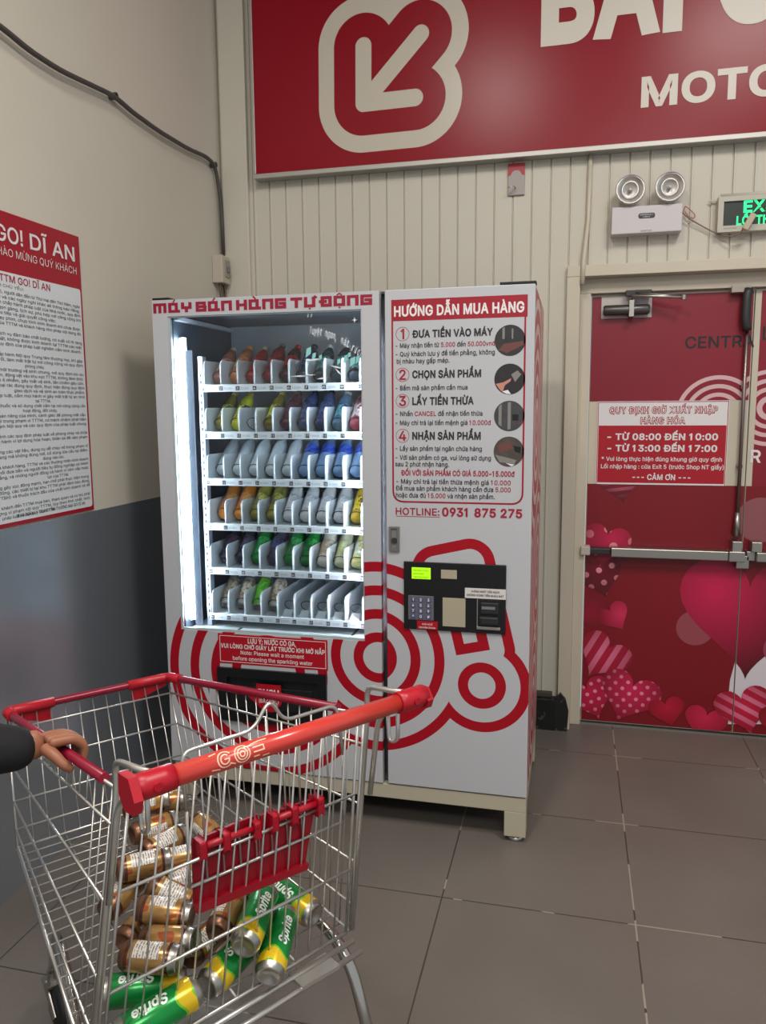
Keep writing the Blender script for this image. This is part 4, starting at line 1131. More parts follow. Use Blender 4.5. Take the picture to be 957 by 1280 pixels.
KINDS = {
 'tea': ('slim', liquid('tea_brown', (150, 96, 84)), lbl('tea_label', (196, 150, 124), (140, 84, 72)), m_capc, 'brown tea bottle with beige cap'),
 'peach': ('pet', liquid('peach_brown', (176, 110, 78)), lbl('peach_label', (214, 176, 130), (176, 104, 70)), m_capo, 'peach tea bottle with orange cap'),
 'redsoda': ('slim', liquid('red_soda', (140, 34, 42)), lbl('redsoda_label', (178, 32, 40), (124, 26, 34)), m_capc, 'red soft drink bottle'),
 'wine': ('wide', liquid('wine_red', (120, 38, 46)), lbl('wine_label', (160, 50, 60), (96, 26, 34)), m_capg, 'dark red drink bottle with green cap'),
 'redcap': ('pet', liquid('cola_dark', (60, 34, 40)), lbl('cola_label', (170, 26, 38), (120, 24, 34)), m_capr, 'dark drink bottle with red label and cap'),
 'navy': ('pet', liquid('navy_drink', (44, 52, 82)), lbl('navy_label', (60, 72, 130), (36, 40, 70)), m_capk, 'dark blue drink bottle'),
 'teal': ('slim', liquid('dark_teal', (40, 58, 70)), lbl('teal_label', (96, 150, 150), (44, 66, 78)), m_capw, 'dark teal drink bottle with white cap'),
 'olive': ('slim', liquid('olive_drink', (120, 108, 36)), lbl('olive_label', (210, 212, 60), (92, 90, 50)), m_capy, 'olive green tea bottle with yellow label'),
 'lime': ('slim', liquid('lime_drink', (196, 200, 44)), lbl('lime_label', (214, 222, 60), (70, 66, 50)), m_capy, 'bright yellow lemon tea bottle'),
 'maroon': ('pet', liquid('maroon_drink', (92, 44, 62)), lbl('maroon_label', (110, 50, 72), (74, 40, 58)), m_capk, 'maroon drink bottle'),
 'slate': ('pet', liquid('slate_drink', (66, 78, 118)), lbl('slate_label', (92, 106, 150), (60, 66, 104)), m_capk, 'slate blue drink bottle'),
 'aqua': ('slim', liquid('aqua_drink', (76, 112, 138)), lbl('aqua_label', (100, 170, 184), (66, 88, 130)), m_capw, 'blue green drink bottle'),
 'ruby': ('slim', liquid('ruby_drink', (132, 40, 58)), lbl('ruby_label', (226, 214, 216), (150, 40, 60)), m_capk, 'ruby red bottle with white label'),
 'water': ('pet', m_clear, None, m_capw, 'clear water bottle without label'),
 'bluewater': ('pet', M('blue_water', (128, 160, 200), 0.1), lbl('bluewater_label', (44, 66, 176), (70, 100, 200)), m_capw, 'clear water bottle with blue label'),
 'orange': ('wide', liquid('orange_juice', (226, 142, 54)), lbl('orange_label', (200, 120, 76), (226, 160, 80)), m_capo, 'orange juice bottle'),
 'greentea': ('wide', liquid('green_tea', (150, 140, 60)), lbl('greentea_label', (120, 116, 76), (186, 180, 80)), m_capy, 'olive jasmine tea bottle'),
 'milk': ('slim', M('milk_white', (226, 228, 232), 0.3), lbl('milk_label', (232, 232, 236), (196, 202, 214)), m_capr, 'white milk drink bottle with red cap'),
 'yellow': ('slim', liquid('yellow_drink', (206, 168, 30)), lbl('yellow_label', (222, 196, 40), (120, 70, 30)), m_capo, 'yellow energy drink bottle'),
 'cola': ('pet', liquid('cola_black', (44, 42, 58)), lbl('cola_dark_label', (52, 50, 72), (84, 60, 84)), m_capp, 'dark cola bottle with pink cap'),
 'greensoda': ('wide', liquid('green_soda', (28, 132, 56)), lbl('greensoda_label', (24, 120, 52), (60, 170, 84)), m_capg, 'green lemon soda bottle'),
 'grape': ('pet', liquid('grape_drink', (70, 62, 84)), lbl('grape_label', (84, 92, 150), (70, 60, 84)), m_capk, 'dark purple grape soda bottle'),
 'soy': ('slim', M('soy_white', (228, 224, 214), 0.3), lbl('soy_label', (214, 180, 150), (226, 218, 206)), m_capw, 'pale soy milk bottle with peach label'),
 'yoghurt': ('slim', M('yoghurt_pale', (222, 224, 190), 0.3), lbl('yoghurt_label', (206, 212, 140), (226, 226, 200)), m_capw, 'pale yellow yoghurt drink bottle'),
 'lemon': ('slim', M('lemon_pale', (226, 224, 150), 0.3), lbl('lemon_label', (232, 232, 220), (214, 206, 90)), m_capw, 'pale lemon drink bottle with white label'),
 'beigecan': ('can', M('can_silver', (196, 192, 186), 0.3, 0.7), lbl('beigecan_label', (206, 196, 180), (160, 130, 96), 90), None, 'beige and silver drink can'),
 'greencan': ('can', M('can_lime', (110, 190, 40), 0.3, 0.2), lbl('greencan_label', (100, 196, 30), (70, 150, 40)), None, 'bright green drink can'),
}
ROWS = [
 ['tea', 'peach', 'redsoda', 'wine', 'redcap', 'navy', 'teal', 'teal', 'teal'],
 ['olive', 'lime', None, 'olive', 'maroon', 'slate', 'slate', 'aqua', 'ruby'],
 ['water', 'water', 'water', 'water', 'water', 'bluewater', 'bluewater', 'bluewater', 'bluewater'],
 ['orange', 'orange', 'greentea', 'greentea', 'milk', 'milk', 'milk', 'milk', 'yellow'],
 ['cola', 'cola', 'greensoda', 'grape', 'greensoda', 'greensoda', 'soy', 'yoghurt', 'lemon'],
 ['beigecan', 'beigecan', 'greencan', 'beigecan', None, None, None, None, None]]
ORD = ['first', 'second', 'third', 'fourth', 'fifth', 'sixth', 'seventh', 'eighth', 'ninth']
for t, row in enumerate(ROWS):
    for j, kd in enumerate(row):
        if kd is None: continue
        kind, body, lb_, cap, desc = KINDS[kd]
        lz = {'bluewater': (0.085, 0.13)}.get(kd)
        if kd not in PROTO:
            root, parts = make_bottle(kd, kind, body, lb_, cap, lz); PROTO[kd] = (root, parts)
            COL.objects.link(root)
        else:
            r0, p0 = PROTO[kd]
            root = r0.copy(); COL.objects.link(root)
            for p in p0:
                c = p.copy(); c.parent = root; COL.objects.link(c)
        th = math.radians(48 if kind == 'can' else 41)
        R_ = 0.0265 if kind in ('can', 'slim') else 0.0285
        fz = FLOOR[t]; xc = CX0 + CP * (j + 0.5)
        # leaning back, base towards the glass, resting on its lower rim
        yb = TY + 0.045 + R_ * math.sin(th); zb_ = fz + R_ * math.cos(th) + 0.001
        root.location = (xc, yb, zb_)
        root.rotation_euler = (-(PI / 2 - th), 0, 0)
        root.scale = (1, 1, 1.08 if kind != 'can' else 1.0)
        d_ = desc.split(' with ')[0] if len(desc.split()) > 7 else desc
        side = ORD[j] + ' slot from the left'
        tag(root, '%s, %s, %s tray from top' % (d_, side, ORD[t]), 'can' if kind == 'can' else 'bottle', 'drinks on the vending machine trays')

# ================================================================== BANNER
YB = 1.045
bl = on_y(317.5, 224, YB); BX0 = bl.x; BZ0 = on_y(317.5, 224, YB).z
ban = thing('banner_sign', (0.4, D, BZ0), 'large red parking banner with white arrow logo high on the back wall', 'sign')
fw = 0.022
b = MB(); b.box(BX0, 2.9, YB - 0.004, D - 0.002, BZ0, BZ0 + fw, 0.002); b.box(BX0, BX0 + 0.012, YB - 0.004, D - 0.002, BZ0 + fw, 3.95, 0.002); b.box(BX0, 2.9, YB - 0.004, D - 0.002, 3.95, 3.97, 0.002)
b.build('frame', M('banner_frame', (176, 172, 166), 0.4, 0.5), ban)
d9 = lambda x, y: on_y(380 + x * 0.22988, y * 0.22988, YB)
Pc, Pv, Ph, Pd = d9(322, 562), d9(322, 250), d9(602, 530), d9(634, 182)
Rp = lambda p: (p.x - 0.4, p.z - BZ0)
n = NT('red_banner_vinyl'); x, y, z, v = n.obj()
a_, v_, h_, dg = Rp(Pc), Rp(Pv), Rp(Ph), Rp(Pd)
d = sdf_socket(n, [('s', *a_, *v_), ('s', *a_, *h_), ('s', *a_, *dg)], x, z)
u_ = (d9(400, 400) - d9(300, 400)).length / 100
fac = n.math('MAXIMUM', n.math('LESS_THAN', d, 43 * u_), band(n, d, 161 * u_, 246 * u_))
n.set(Base_Color=n.mix(fac, lin((140, 12, 30)), lin((200, 192, 178))), Roughness=0.27)
n.b.inputs['Specular IOR Level'].default_value = 0.22
b = MB(); b.box(BX0 + 0.012, 2.9, YB, YB + 0.01, BZ0 + fw, 3.95); b.build('panel', n.m, ban)
b = MB()
P = on_y(675.5, 58, YB); P2 = on_y(948, 36, YB)
zb_ = on_y(745, 52, YB).z
capm = 0.36
b.text('BÃI GIỮ XE', V((P.x, YB, zb_ + 0.03)), X, Z, cap=0.33, width=1.97, bold=0.042, lift=0.002, res=5)
P = on_y(800.5, 134, YB); zb_ = on_y(880, 128, YB).z
b.text('MOTORBIKE PARKING', V((P.x, YB, zb_ + 0.008)), X, Z, cap=0.112, bold=0.03, lift=0.002, width=2.0, res=4)
b.build('lettering', M('banner_white', (212, 204, 192), 0.4), ban)

# ================================================================== LEFT WALL POSTER
c5 = lambda x, y: (x * 0.34364, 240 + y * 0.34364)
cA = lambda x, y: (x * 0.18742, 240 + y * 0.1875)
cB = lambda x, y: (x * 0.17972, 450 + y * 0.1797)
PY1, PZ1_, PZ0_, PY0 = -0.116, 2.198, 1.2064, -1.05
XP = XL + 0.006
pst = thing('wall_poster', (XL, (PY0 + PY1) / 2, PZ0_), 'tall white rules poster with red header on the left wall', 'poster')
b = MB(); b.box(XL + 0.0005, XP, PY0, PY1, PZ0_, PZ1_, 0.001); b.build('board', M('poster_red', (158, 16, 38), 0.4), pst)
hz2 = on_x(*cA(530, 650), XP).z
b = MB()
pts = fillet([V((XP, PY0 + 0.01, PZ0_ + 0.014)), V((XP, PY1 - 0.010, PZ0_ + 0.014)), V((XP, PY1 - 0.010, hz2)), V((XP, PY0 + 0.01, hz2))], 0.012, 5, True)
b.prism(pts, (0.0008, 0, 0)); b.build('text_field', M('poster_white', (214, 218, 220), 0.45), pst)
UYp = V((0, 1, 0))
b = MB()
R1 = on_x(*cA(497, 462), XP); L1 = on_x(*cA(200, 380), XP); zb1 = (R1.z + L1.z) / 2
full = 'CHÀO MỪNG ĐẾN GO! DĨ AN'
wDA = R1.y - L1.y
b.text('DĨ AN', V((XP, R1.y, zb1)), UYp, Z, width=wDA, cap=0.048, bold=0.012, align='R', lift=0.0012)
R0 = on_x(*cA(152, 355), XP); b.text('TTTM GO!', V((XP, R0.y, zb1)), UYp, Z, cap=0.048, width=0.36, bold=0.012, align='R', lift=0.0012)
R2 = on_x(*cA(509, 552), XP); L2 = on_x(*cA(100, 440), XP); zb2 = (R2.z + L2.z) / 2
b.text('CHÀO MỪNG QUÝ KHÁCH', V((XP, R2.y, zb2)), UYp, Z, cap=0.024, width=(R2.y - L2.y) * 1.33, bold=-0.004, align='R', lift=0.0012)
b.build('header_lettering', m_white, pst); b = MB()
XF = XP + 0.0008
R3 = on_x(*cA(333, 662), XP); b.mat(1); b.text('NỘI QUY TTTM GO! DĨ AN', V((XF, R3.y, R3.z)), UYp, Z, cap=0.0215, width=0.42, bold=0.012, align='R', lift=0.0006)
b.mat(2)
R4 = on_x(*cA(155, 660), XP); b.text('I. NHỮNG QUY ĐỊNH CHỦ YẾU:', V((XF, R4.y, R4.z)), UYp, Z, cap=0.009, width=0.3, align='R', lift=0.0006, res=1)
LINES = ['Trung tâm thương mại (TTTM), người dân đến từ Thứ Hai đến Thứ Năm, ngày', 'thứ Sáu, ngày lễ và các ngày nghỉ khác sẽ thông báo riêng.', 'Nghiêm chỉnh chấp hành pháp luật của Nhà nước, quy định', 'trang phục gọn gàng, lịch sự, phù hợp nơi công cộng khi', 'giao tiếp và giải quyết công việc.', 'Không tự ý quay phim, chụp hình kinh doanh khi chưa được', 'Ban quản lý của TTTM và khách hàng cho phép nội dung đó.', None,
 'Không bày hàng hóa, dịch vụ đảm bảo chất lượng, có xuất xứ rõ ràng', 'trái pháp luật, không được kinh doanh tại TTTM các mặt', 'hàng theo quy định của pháp luật nghiêm cấm kinh doanh.', None,
 'Bảo vệ chấp hành Nội quy Trung tâm thương mại, khi gặp', 'sự cố không gây rối, làm mất trật tự nơi công cộng và quy định', 'phòng cháy.', 'Giữ gìn môi trường vệ sinh chung, nơi quy định bỏ rác', 'đồ vật bẩn, động vật vào khu vực TTTM, không đem thức', 'ăn ô nhiễm, gây mất vệ sinh, lấn chiếm gây cản.', 'Đề nghị phân loại rác đúng quy định, thực hiện đúng quy định', 'giao dịch và vệ sinh an toàn thực phẩm.', 'Vi phạm pháp luật, cấm mọi hành vi gây mất trật tự an ninh', 'tại TTTM.', 'Nghiêm cấm, hút thuốc và sử dụng chất cấm tại nơi công cộng cần', 'hoạt động, đốt cháy.', 'Bảo quản tài sản riêng của mình, cảnh giác đề phòng mất cắp', 'tệ nạn xã hội trong phạm vi TTTM, có trách nhiệm phát hiện', 'hành vi vi phạm Nội quy và các quy định của pháp luật chung', None,
 'Thực hiện nghiêm chỉnh các quy định pháp luật về phòng cháy và chữa', 'cháy, nghiêm cấm mọi hành vi lợi dụng hỏa hoạn, thiên tai để xâm phạm', None,
 'Khách mua, sử dụng các vật liệu, dụng cụ dễ cháy nổ trong phạm vi', 'hàng, để trên, vàng mã không đúng nơi, cố dùng lửa cầu tại điểm', 'đúng vào lúc.', 'Tài sản của khách hàng, TTTM và các thương nhân kinh doanh', 'quyền từ chối đưa tiễn và người tiêu tụ đồng nghiệp có hành', 'thuê, bằng, và những người đồng cả hành vi xâm cấp hoặc', 'lực của TTTM.', 'Khách, không gây xúc động mạnh, hạn chế phải thực hiện trong', 'trong hợp đồng, các thiết bị tại khu TTTM phải đảm bảo đúng', 'bảo hiểm (TTBH) và thuộc trách đầu của chất kinh doanh và dễ', None,
 'Kinh doanh, khách đến TTTM mua bán, tham quan và cư trú phải', 'có, các đối tượng vi phạm nội quy TTTM, tùy theo tính chất, mức', 'pháp luật và nội quy của TTTM.']
ztop = on_x(*cA(512, 772), XP).z; zbot = on_x(*cB(600, 1000), XP).z
yr = PY1 - 0.018
for k, s_ in enumerate(LINES):
    if s_ is None: continue
    zz = ztop + (zbot - ztop) * k / (len(LINES) - 1)
    if len(s_) < 38:
        b.text(s_, V((XF, PY1 - random.uniform(0.10, 0.24), zz)), UYp, Z, cap=0.0096, bold=0.008, width=len(s_) * 0.0088, align='R', lift=0.0006, res=1)
    else:
        b.text(s_, V((XF, yr - random.uniform(0.0, 0.008), zz)), UYp, Z, cap=0.0096, bold=0.008, width=min(0.66, len(s_) * 0.0096), align='R', lift=0.0006, res=1)
R5 = on_x(*cB(596, 1022), XP); b.text('BAN QUẢN LÝ TRUNG TÂM THƯƠNG MẠI GO! DĨ AN', V((XF, R5.y - 0.005, PZ0_ + 0.026)), UYp, Z, cap=0.0105, width=0.36, bold=0.012, align='R', lift=0.0006, res=1)
b.build('lettering', [m_white, m_dred, M('poster_ink', (66, 70, 78), 0.6)], pst)

# ================================================================== CABLE AND SWITCH BOX
XC_ = XL + 0.022
pp = [(-130, -25), (-60, -5), (0, 32), (35, 62), (75, 88), (143, 120), (165, 140), (200, 165), (235, 186), (258, 196)]
pts = [on_x(x_, y_, XC_) for x_, y_ in pp]
yend = pts[-1].y
pts += [V((XC_, min(q.y, D - 0.045), q.z)) for q in (on_x(268, 206, XC_), on_x(272, 225, XC_), on_x(277, 265, XC_), on_x(282, 318, XC_))]
b = MB(); b.tube(fillet(pts, 0.06, 4), 0.0095, 8)
for q in (pts[5], pts[10]): b.ring(q + V((-0.02, 0, 0)), (1, 0, 0), Z, 0.008, 0.013, 0.03, 16)
tag(b.build_at('power_cable', M('cable_grey', (74, 70, 68), 0.5), pts[5]), 'grey power cable sagging down the upper left wall into the switch box', 'cable')
c8 = lambda x, y: (x * 0.34483, y * 0.34483)
A = on_x(*c8(787, 930), XL + 0.03); B = on_x(*c8(850, 1030), XL + 0.03)
by0, by1 = D - 0.135, D - 0.045; bz0, bz1 = on_x(*c8(800, 1030), XL + 0.02).z, on_x(*c8(800, 932), XL + 0.02).z
sw = thing('switch_box', (XL, by0, bz0), 'small beige breaker box under the cable in the wall corner', 'switch box')
b = MB(); b.box(XL, XL + 0.055, by0, by1, bz0, bz1, 0.004); b.build('housing', M('box_beige', (190, 180, 164), 0.5), sw)
b = MB(); b.box(XL + 0.055, XL + 0.06, by0 + 0.03, by1 - 0.012, bz0 + 0.03, bz1 - 0.02, 0.001); b.build('cover', M('cover_grey', (150, 142, 130), 0.5), sw)
b = MB(); b.box(XL + 0.06, XL + 0.068, by0 + 0.045, by1 - 0.025, bz0 + 0.055, bz1 - 0.05, 0.001); b.build('toggle', m_grey, sw)
b = MB()
for k in range(3): b.tube([V((XL + 0.02 + 0.01 * k, by0 + 0.03 + 0.012 * k, bz0)), V((XL + 0.022 + 0.01 * k, by0 + 0.035 + 0.012 * k, bz0 - 0.045)), V((XL + 0.024, by0 + 0.05, bz0 - 0.11))], 0.004, 6)
b.build('loose_wires', M('wire_brown', (96, 84, 70), 0.6), sw)

# ================================================================== HOOK PLATE, CONDUIT, EMERGENCY LIGHT, EXIT SIGN
yh = D - 0.012
c10 = lambda x, y: (600 + x * 0.16719, 180 + y * 0.16719)
A = on_y(*c10(208, 150), yh); B = on_y(*c10(330, 378), yh)
hp = thing('hook_plate', (A.x, D, B.z), 'small grey and red plate with a hook just below the banner', 'hook plate')
b = MB(); b.box(A.x, B.x, yh, D, B.z, A.z, 0.003); b.build('plate', M('plate_grey', (170, 160, 156), 0.5), hp)
zr = on_y(*c10(270, 235), yh).z; zm = on_y(*c10(268, 195), yh).z; xm_ = (A.x + B.x) / 2; wdt = B.x - A.x
arc = [V((A.x, yh, zr)), V((A.x, yh, A.z)), V((B.x, yh, A.z)), V((B.x, yh, zr))] + [V((xm_ + wdt * q, yh, zr + (zm - zr) * hgt)) for q, hgt in ((.40, .02), (.32, .2), (.25, .65), (.14, .95), (0, 1), (-.14, .95), (-.25, .65), (-.32, .2), (-.40, .02))]
b = MB(); b.prism(arc, (0, -0.0012, 0)); b.build('red_top', m_red, hp)
P = on_y(*c10(262, 330), yh); b = MB(); b.tube(fillet([P, P + V((0, -0.03, 0)), P + V((-0.02, -0.045, -0.004)), P + V((-0.03, -0.03, -0.004))], 0.01), 0.003, 7); b.build('hook', m_chrome, hp)

A = on_y(738, 197, D - 0.012); B = on_y(727, 352, D - 0.012)
b = MB(); b.tube([V((A.x, D - 0.012, A.z + 0.02)), V((A.x - 0.004, D - 0.012, (A.z + B.z) / 2)), V((B.x + 0.004, D - 0.034, 2.22)), V((B.x + 0.002, D - 0.036, 2.13))], 0.0105, 8)
tag(b.build_at('conduit_pipe', m_frame, A), 'thin cream conduit pipe running down to the door frame corner', 'pipe')

ye = D - 0.07
A = on_y(*c6(240, 262), ye); B = on_y(*c6(565, 372), ye); T_ = on_y(*c6(400, 248), ye); Bo = on_y(*c6(400, 376), ye)
em = thing('emergency_light', (A.x, D, Bo.z), 'white twin lamp emergency light box above the red door', 'emergency light')
b = MB(); b.box(A.x, B.x, ye, D - 0.001, Bo.z, T_.z, 0.004); b.build('battery_box', M('em_white', (204, 198, 200), 0.45), em)
xm_ = (A.x + B.x) / 2; hgt = T_.z - Bo.z
b = MB()
pts = fillet([V((xm_ - 0.035, ye, T_.z - hgt * .28)), V((xm_ + 0.035, ye, T_.z - hgt * .28)), V((xm_ + 0.035, ye, T_.z - hgt * .47)), V((xm_ - 0.035, ye, T_.z - hgt * .47))], 0.014, 4, True)
b.prism(pts, (0, -0.001, 0)); lbd = b.build('badge', m_black, em)
b = MB(); b.text('EMERGENCY', V((xm_, ye - 0.001, T_.z - hgt * .36)), X, Z, cap=0.005, width=0.055, align='C', lift=0.0006, res=1); b.text('LIGHT', V((xm_, ye - 0.001, T_.z - hgt * .435)), X, Z, cap=0.005, width=0.03, align='C', lift=0.0006, res=1)
b.mat(1).text('KENTOM', V((xm_, ye, T_.z - hgt * .95)), X, Z, cap=0.006, width=0.045, align='C', lift=0.0006, res=1)
b.build('lettering', [m_white, m_ink], em)
n = NT('lamp_lens'); n.set(Base_Color=lin((214, 210, 204)), Roughness=0.12, Metallic=0.25); m_lens = n.m
for cx, cy in ((326, 174), (510, 162)):
    P = on_y(*c6(cx, cy), ye - 0.015); P.z = (on_y(*c6(418, 168), ye - 0.015)).z
    ax = V((0.02, -1, -0.12)).normalized(); R_ = 0.064
    b = MB(); b.lathe([(0, -0.055), (0.025, -0.055), (0.045, -0.04), (R_ * 0.98, -0.005), (R_, 0.004), (R_ * 0.96, 0.008), (R_ * 0.9, 0.004), (R_ * .9, 0.0)], P, ax, 30)
    hd = b.build('lamp_head', M('lamp_shell', (196, 190, 184), 0.4), em)
    b = MB(); b.lathe([(0.001, -0.025), (R_ * .3, -0.022), (R_ * .62, -0.01), (R_ * .9, 0.003)], P, ax, 30); b.build('reflector', M('lamp_reflector', (224, 220, 216), 0.38, 0.8), hd)
    b = MB(); b.lathe([(0, -0.024), (0.006, -0.022), (0.009, -0.01), (0.007, 0.0), (0, 0.003)], P, ax, 12); b.build('bulb', m_lens, hd)
    b = MB(); b.ring(P + ax * 0.002, ax, Z, R_ * .86, R_ * .93, 0.006, 30); b.ring(P - ax * 0.008, ax, Z, R_ * .5, R_ * .56, 0.006, 24); b.build('lens_rim', M('rim_grey', (188, 184, 178), 0.3, 0.5), hd)
    b = MB(); b.tube([V((P.x, ye + 0.03, T_.z - 0.01)), V((P.x, ye + 0.02, P.z - R_ * .6))], 0.011, 10); b.build('swivel', M('em_white', (204, 198, 200), 0.45), em)

c12 = lambda x, y: (860 + x * 0.15619, 220 + y * 0.15625)
yx = D - 0.05
A = on_y(*c12(238, 300), yx); T_ = on_y(*c12(400, 150), yx); Bo = on_y(*c12(300, 448), yx); exx1 = A.x + 0.40
ex = thing('exit_sign', (A.x, D, Bo.z), 'green lit EXIT sign in white frame above the door, cut by photo edge', 'exit sign')
b = MB(); ix0, ix1, iz0, iz1 = A.x + 0.022, exx1 - 0.022, Bo.z + 0.026, T_.z - 0.024
b.holed(A.x, exx1, Bo.z, T_.z, yx, yx + 0.02, [(ix0, ix1, iz0, iz1)]); b.box(A.x, exx1, yx + 0.02, D - 0.001, Bo.z, T_.z, 0.003); b.tube([V((A.x + 0.008, yx + 0.008, T_.z)), V((exx1 - 0.008, yx + 0.008, T_.z))], 0.009, 10)
b.box(A.x - 0.035, A.x, yx + 0.03, yx + 0.036, T_.z - 0.014, T_.z - 0.008)
b.build('frame', M('exit_frame', (190, 184, 170), 0.45), ex)
b = MB(); b.box(ix0, ix1, yx + 0.01, yx + 0.02, iz0, iz1); pn = b.build('face', M('exit_dark', (14, 34, 24), 0.35), ex)
b = MB(); Pt = on_y(*c12(440, 275), yx + 0.01); Pl = on_y(*c12(383, 383), yx + 0.01)
b.text('EXIT', V((Pt.x, yx + 0.0095, Pt.z - 0.008)), X, Z, cap=0.046, width=0.15, bold=0.03, lift=0.0005); b.text('LỐI THOÁT', V((Pl.x, yx + 0.0095, Pl.z - 0.004)), X, Z, cap=0.034, width=0.22, bold=0.025, lift=0.0005)
b.build('lettering', M('exit_green', (20, 200, 110), 0.5, emit=(30, 235, 140), es=1.3), pn)
b = MB(); Pb = on_y(*c12(285, 427), yx); b.text('KENTOM', V((Pb.x, yx, Pb.z)), X, Z, cap=0.006, width=0.05, lift=0.0006, res=1); b.build('maker_lettering', m_grey, ex)
# dangling plug with wires
w_pts = [on_y(*c6(535, 240), D - 0.05), on_y(*c6(570, 285), D - 0.04), on_y(*c6(600, 310), D - 0.03), on_y(*c6(625, 325), D - 0.025), on_y(*c6(690, 362), D - 0.02), on_y(*c6(740, 385), D - 0.03), on_y(*c6(800, 396), D - 0.055), on_y(*c6(845, 370), D - 0.07), on_y(*c6(858, 340), D - 0.075)]
wr = thing('wiring', tuple(w_pts[0]), 'loose grey wire and plug hanging between the emergency light and exit sign', 'wire')
b = MB(); b.tube(fillet(w_pts, 0.03, 4), 0.0032, 6); b.build('cable', M('wire_grey', (132, 112, 104), 0.5), wr)
lp = [on_y(*c6(x_, y_), D - 0.02) for x_, y_ in ((575, 270), (580, 250), (600, 265), (628, 292), (622, 310), (600, 305), (580, 280))]
b = MB(); b.tube(fillet(lp, 0.015, 4), 0.0022, 6); b.build('red_wire', M('wire_red', (180, 90, 84), 0.5), wr)
p1_, p2_ = on_y(*c12(450, 430), D - 0.085), on_y(*c12(525, 300), D - 0.085)
b = MB(); u1 = (p2_ - p1_); cc = (p1_ + p2_) / 2
b.obox(cc, u1, V((0, 1, 0)), u1.cross(V((0, 1, 0))), u1.length / 2, 0.010, 0.013, 0.005); b.build('plug', M('plug_cream', (190, 176, 152), 0.5), wr)
b = MB(); q_ = on_y(*c12(560, 250), D - 0.075); b.tube([p2_, p2_.lerp(q_, .6) + V((0.003, -0.004, 0.0)), q_ + V((0.06, 0, 0.03)), q_ + V((0.09, 0.02, 0.1))], 0.003, 6); b.build('lead', M('lead_dark', (70, 64, 56), 0.5), wr)

# ================================================================== SHOPPING CART
RbL = V((-0.5879, -1.7175, 0.505)); RbR = V((-0.2909, -1.2662, 0.505)); FbL = V((-1.0718, -1.2797, 0.59)); FbR = V((-0.8072, -0.9612, 0.59))
FL = V((-1.1865, -1.1501, 0.848)); FR = V((-0.9271, -0.8378, 0.848)); RtL = V((-0.548, -1.6554, 0.975)); RtR = V((-0.255, -1.2655, 0.975))
HL = V((-0.4633, -1.7577, 1.04)); HR = V((-0.1311, -1.3063, 1.04))
AX = ((FL + FR) / 2 - (RtL + RtR) / 2); AX.z = 0; AX.normalize()      # towards the front of the cart
LT = V((-AX.y, AX.x, 0)); LT = LT if LT.dot(HR - HL) > 0 else -LT       # towards its right side
CO = (RbL + RbR + FbL + FbR) / 4; CO.z = 0
cart = thing('shopping_cart', tuple(CO), 'chrome wire shopping cart with red handle, loaded with drink cans', 'shopping cart')
WR, WR2 = 0.0020, 0.0032
# side panels: horizontal wires and uprights
def lerp(a, b_, t): return a + (b_ - a) * t
LV = [0.13, 0.40, 0.67, 0.87]
def side(Rt, Rb, F_, Fb, name, nv):
    b = MB()
    for t in LV: b.tube([lerp(Rt, Rb, t), lerp(F_, Fb, t)], WR2 * 0.85, 6)
    b.tube([Rb, Fb], WR2, 6); b.tube([Rt, F_], WR2, 6); b.tube([Rt, Rb], WR2, 6); b.tube([F_, Fb], WR2, 6)
    for k in range(1, nv):
        s_ = k / nv; b.tube([lerp(Rt, F_, s_), lerp(Rb, Fb, s_)], WR * 0.8, 5)
    return b.build(name, m_chrome, cart)
side(RtR, RbR, FR, FbR, 'side_panel', 19)
# left side: only short uprights near the top as in the photo, full horizontals
b = MB()
for t in LV: b.tube([lerp(RtL, RbL, t), lerp(FL, FbL, t)], WR2 * 0.85, 6)
b.tube([RbL, FbL], WR2 * 1.3, 6); b.tube([RtL, FL], WR2, 6); b.tube([FL, FbL], WR2, 6); b.tube([RtL, RbL], WR2, 6)
for k in range(1, 19):
    s_ = k / 19; top = lerp(RtL, FL, s_); bot = lerp(RbL, FbL, s_)
    b.tube([top, lerp(top, bot, LV[0]) if k > 3 else bot], WR * 0.8, 5)
b.build('side_panel', m_chrome, cart)
b = MB()
for t in LV: b.tube([lerp(FL, FbL, t), lerp(FR, FbR, t)], WR2 * 0.8, 6)
b.tube([FbL, FbR], WR2, 6); b.tube([FL, FR], WR2, 6)
for k in range(1, 12): s_ = k / 12; b.tube([lerp(FL, FR, s_), lerp(FbL, FbR, s_)], WR * 0.8, 5)
b.build('front_panel', m_chrome, cart)
b = MB()
for k in range(0, 23): s_ = k / 22; b.tube([lerp(RbL, FbL, s_), lerp(RbR, FbR, s_)], WR * 0.85, 5)
for k in range(1, 4): s_ = k / 4; b.tube([lerp(RbL, RbR, s_) - V((0, 0, .004)), lerp(FbL, FbR, s_) - V((0, 0, .004))], WR2, 6)
b.build('bottom_grid', m_chrome, cart)
# rear gate
gn = AX
b = MB()
GT = [lerp(RtL, RtR, 0.03), lerp(RtL, RtR, 0.97)]; GB = [lerp(RbL, RbR, 0.02), lerp(RbL, RbR, 0.98)]
for t, wr_ in ((0.0, WR2), (0.35, WR2), (0.70, WR2), (1.0, WR2 * 1.2)): b.tube([lerp(GT[0], GB[0], t), lerp(GT[1], GB[1], t)], wr_, 6)
for k in range(0, 17): s_ = k / 16; b.tube([lerp(GT[0], GT[1], s_) + V((0, 0, 0.008)), lerp(GB[0], GB[1], s_)], WR * 1.05 if k not in (0, 16) else WR2, 6)
b.build('rear_gate', m_chrome, cart)
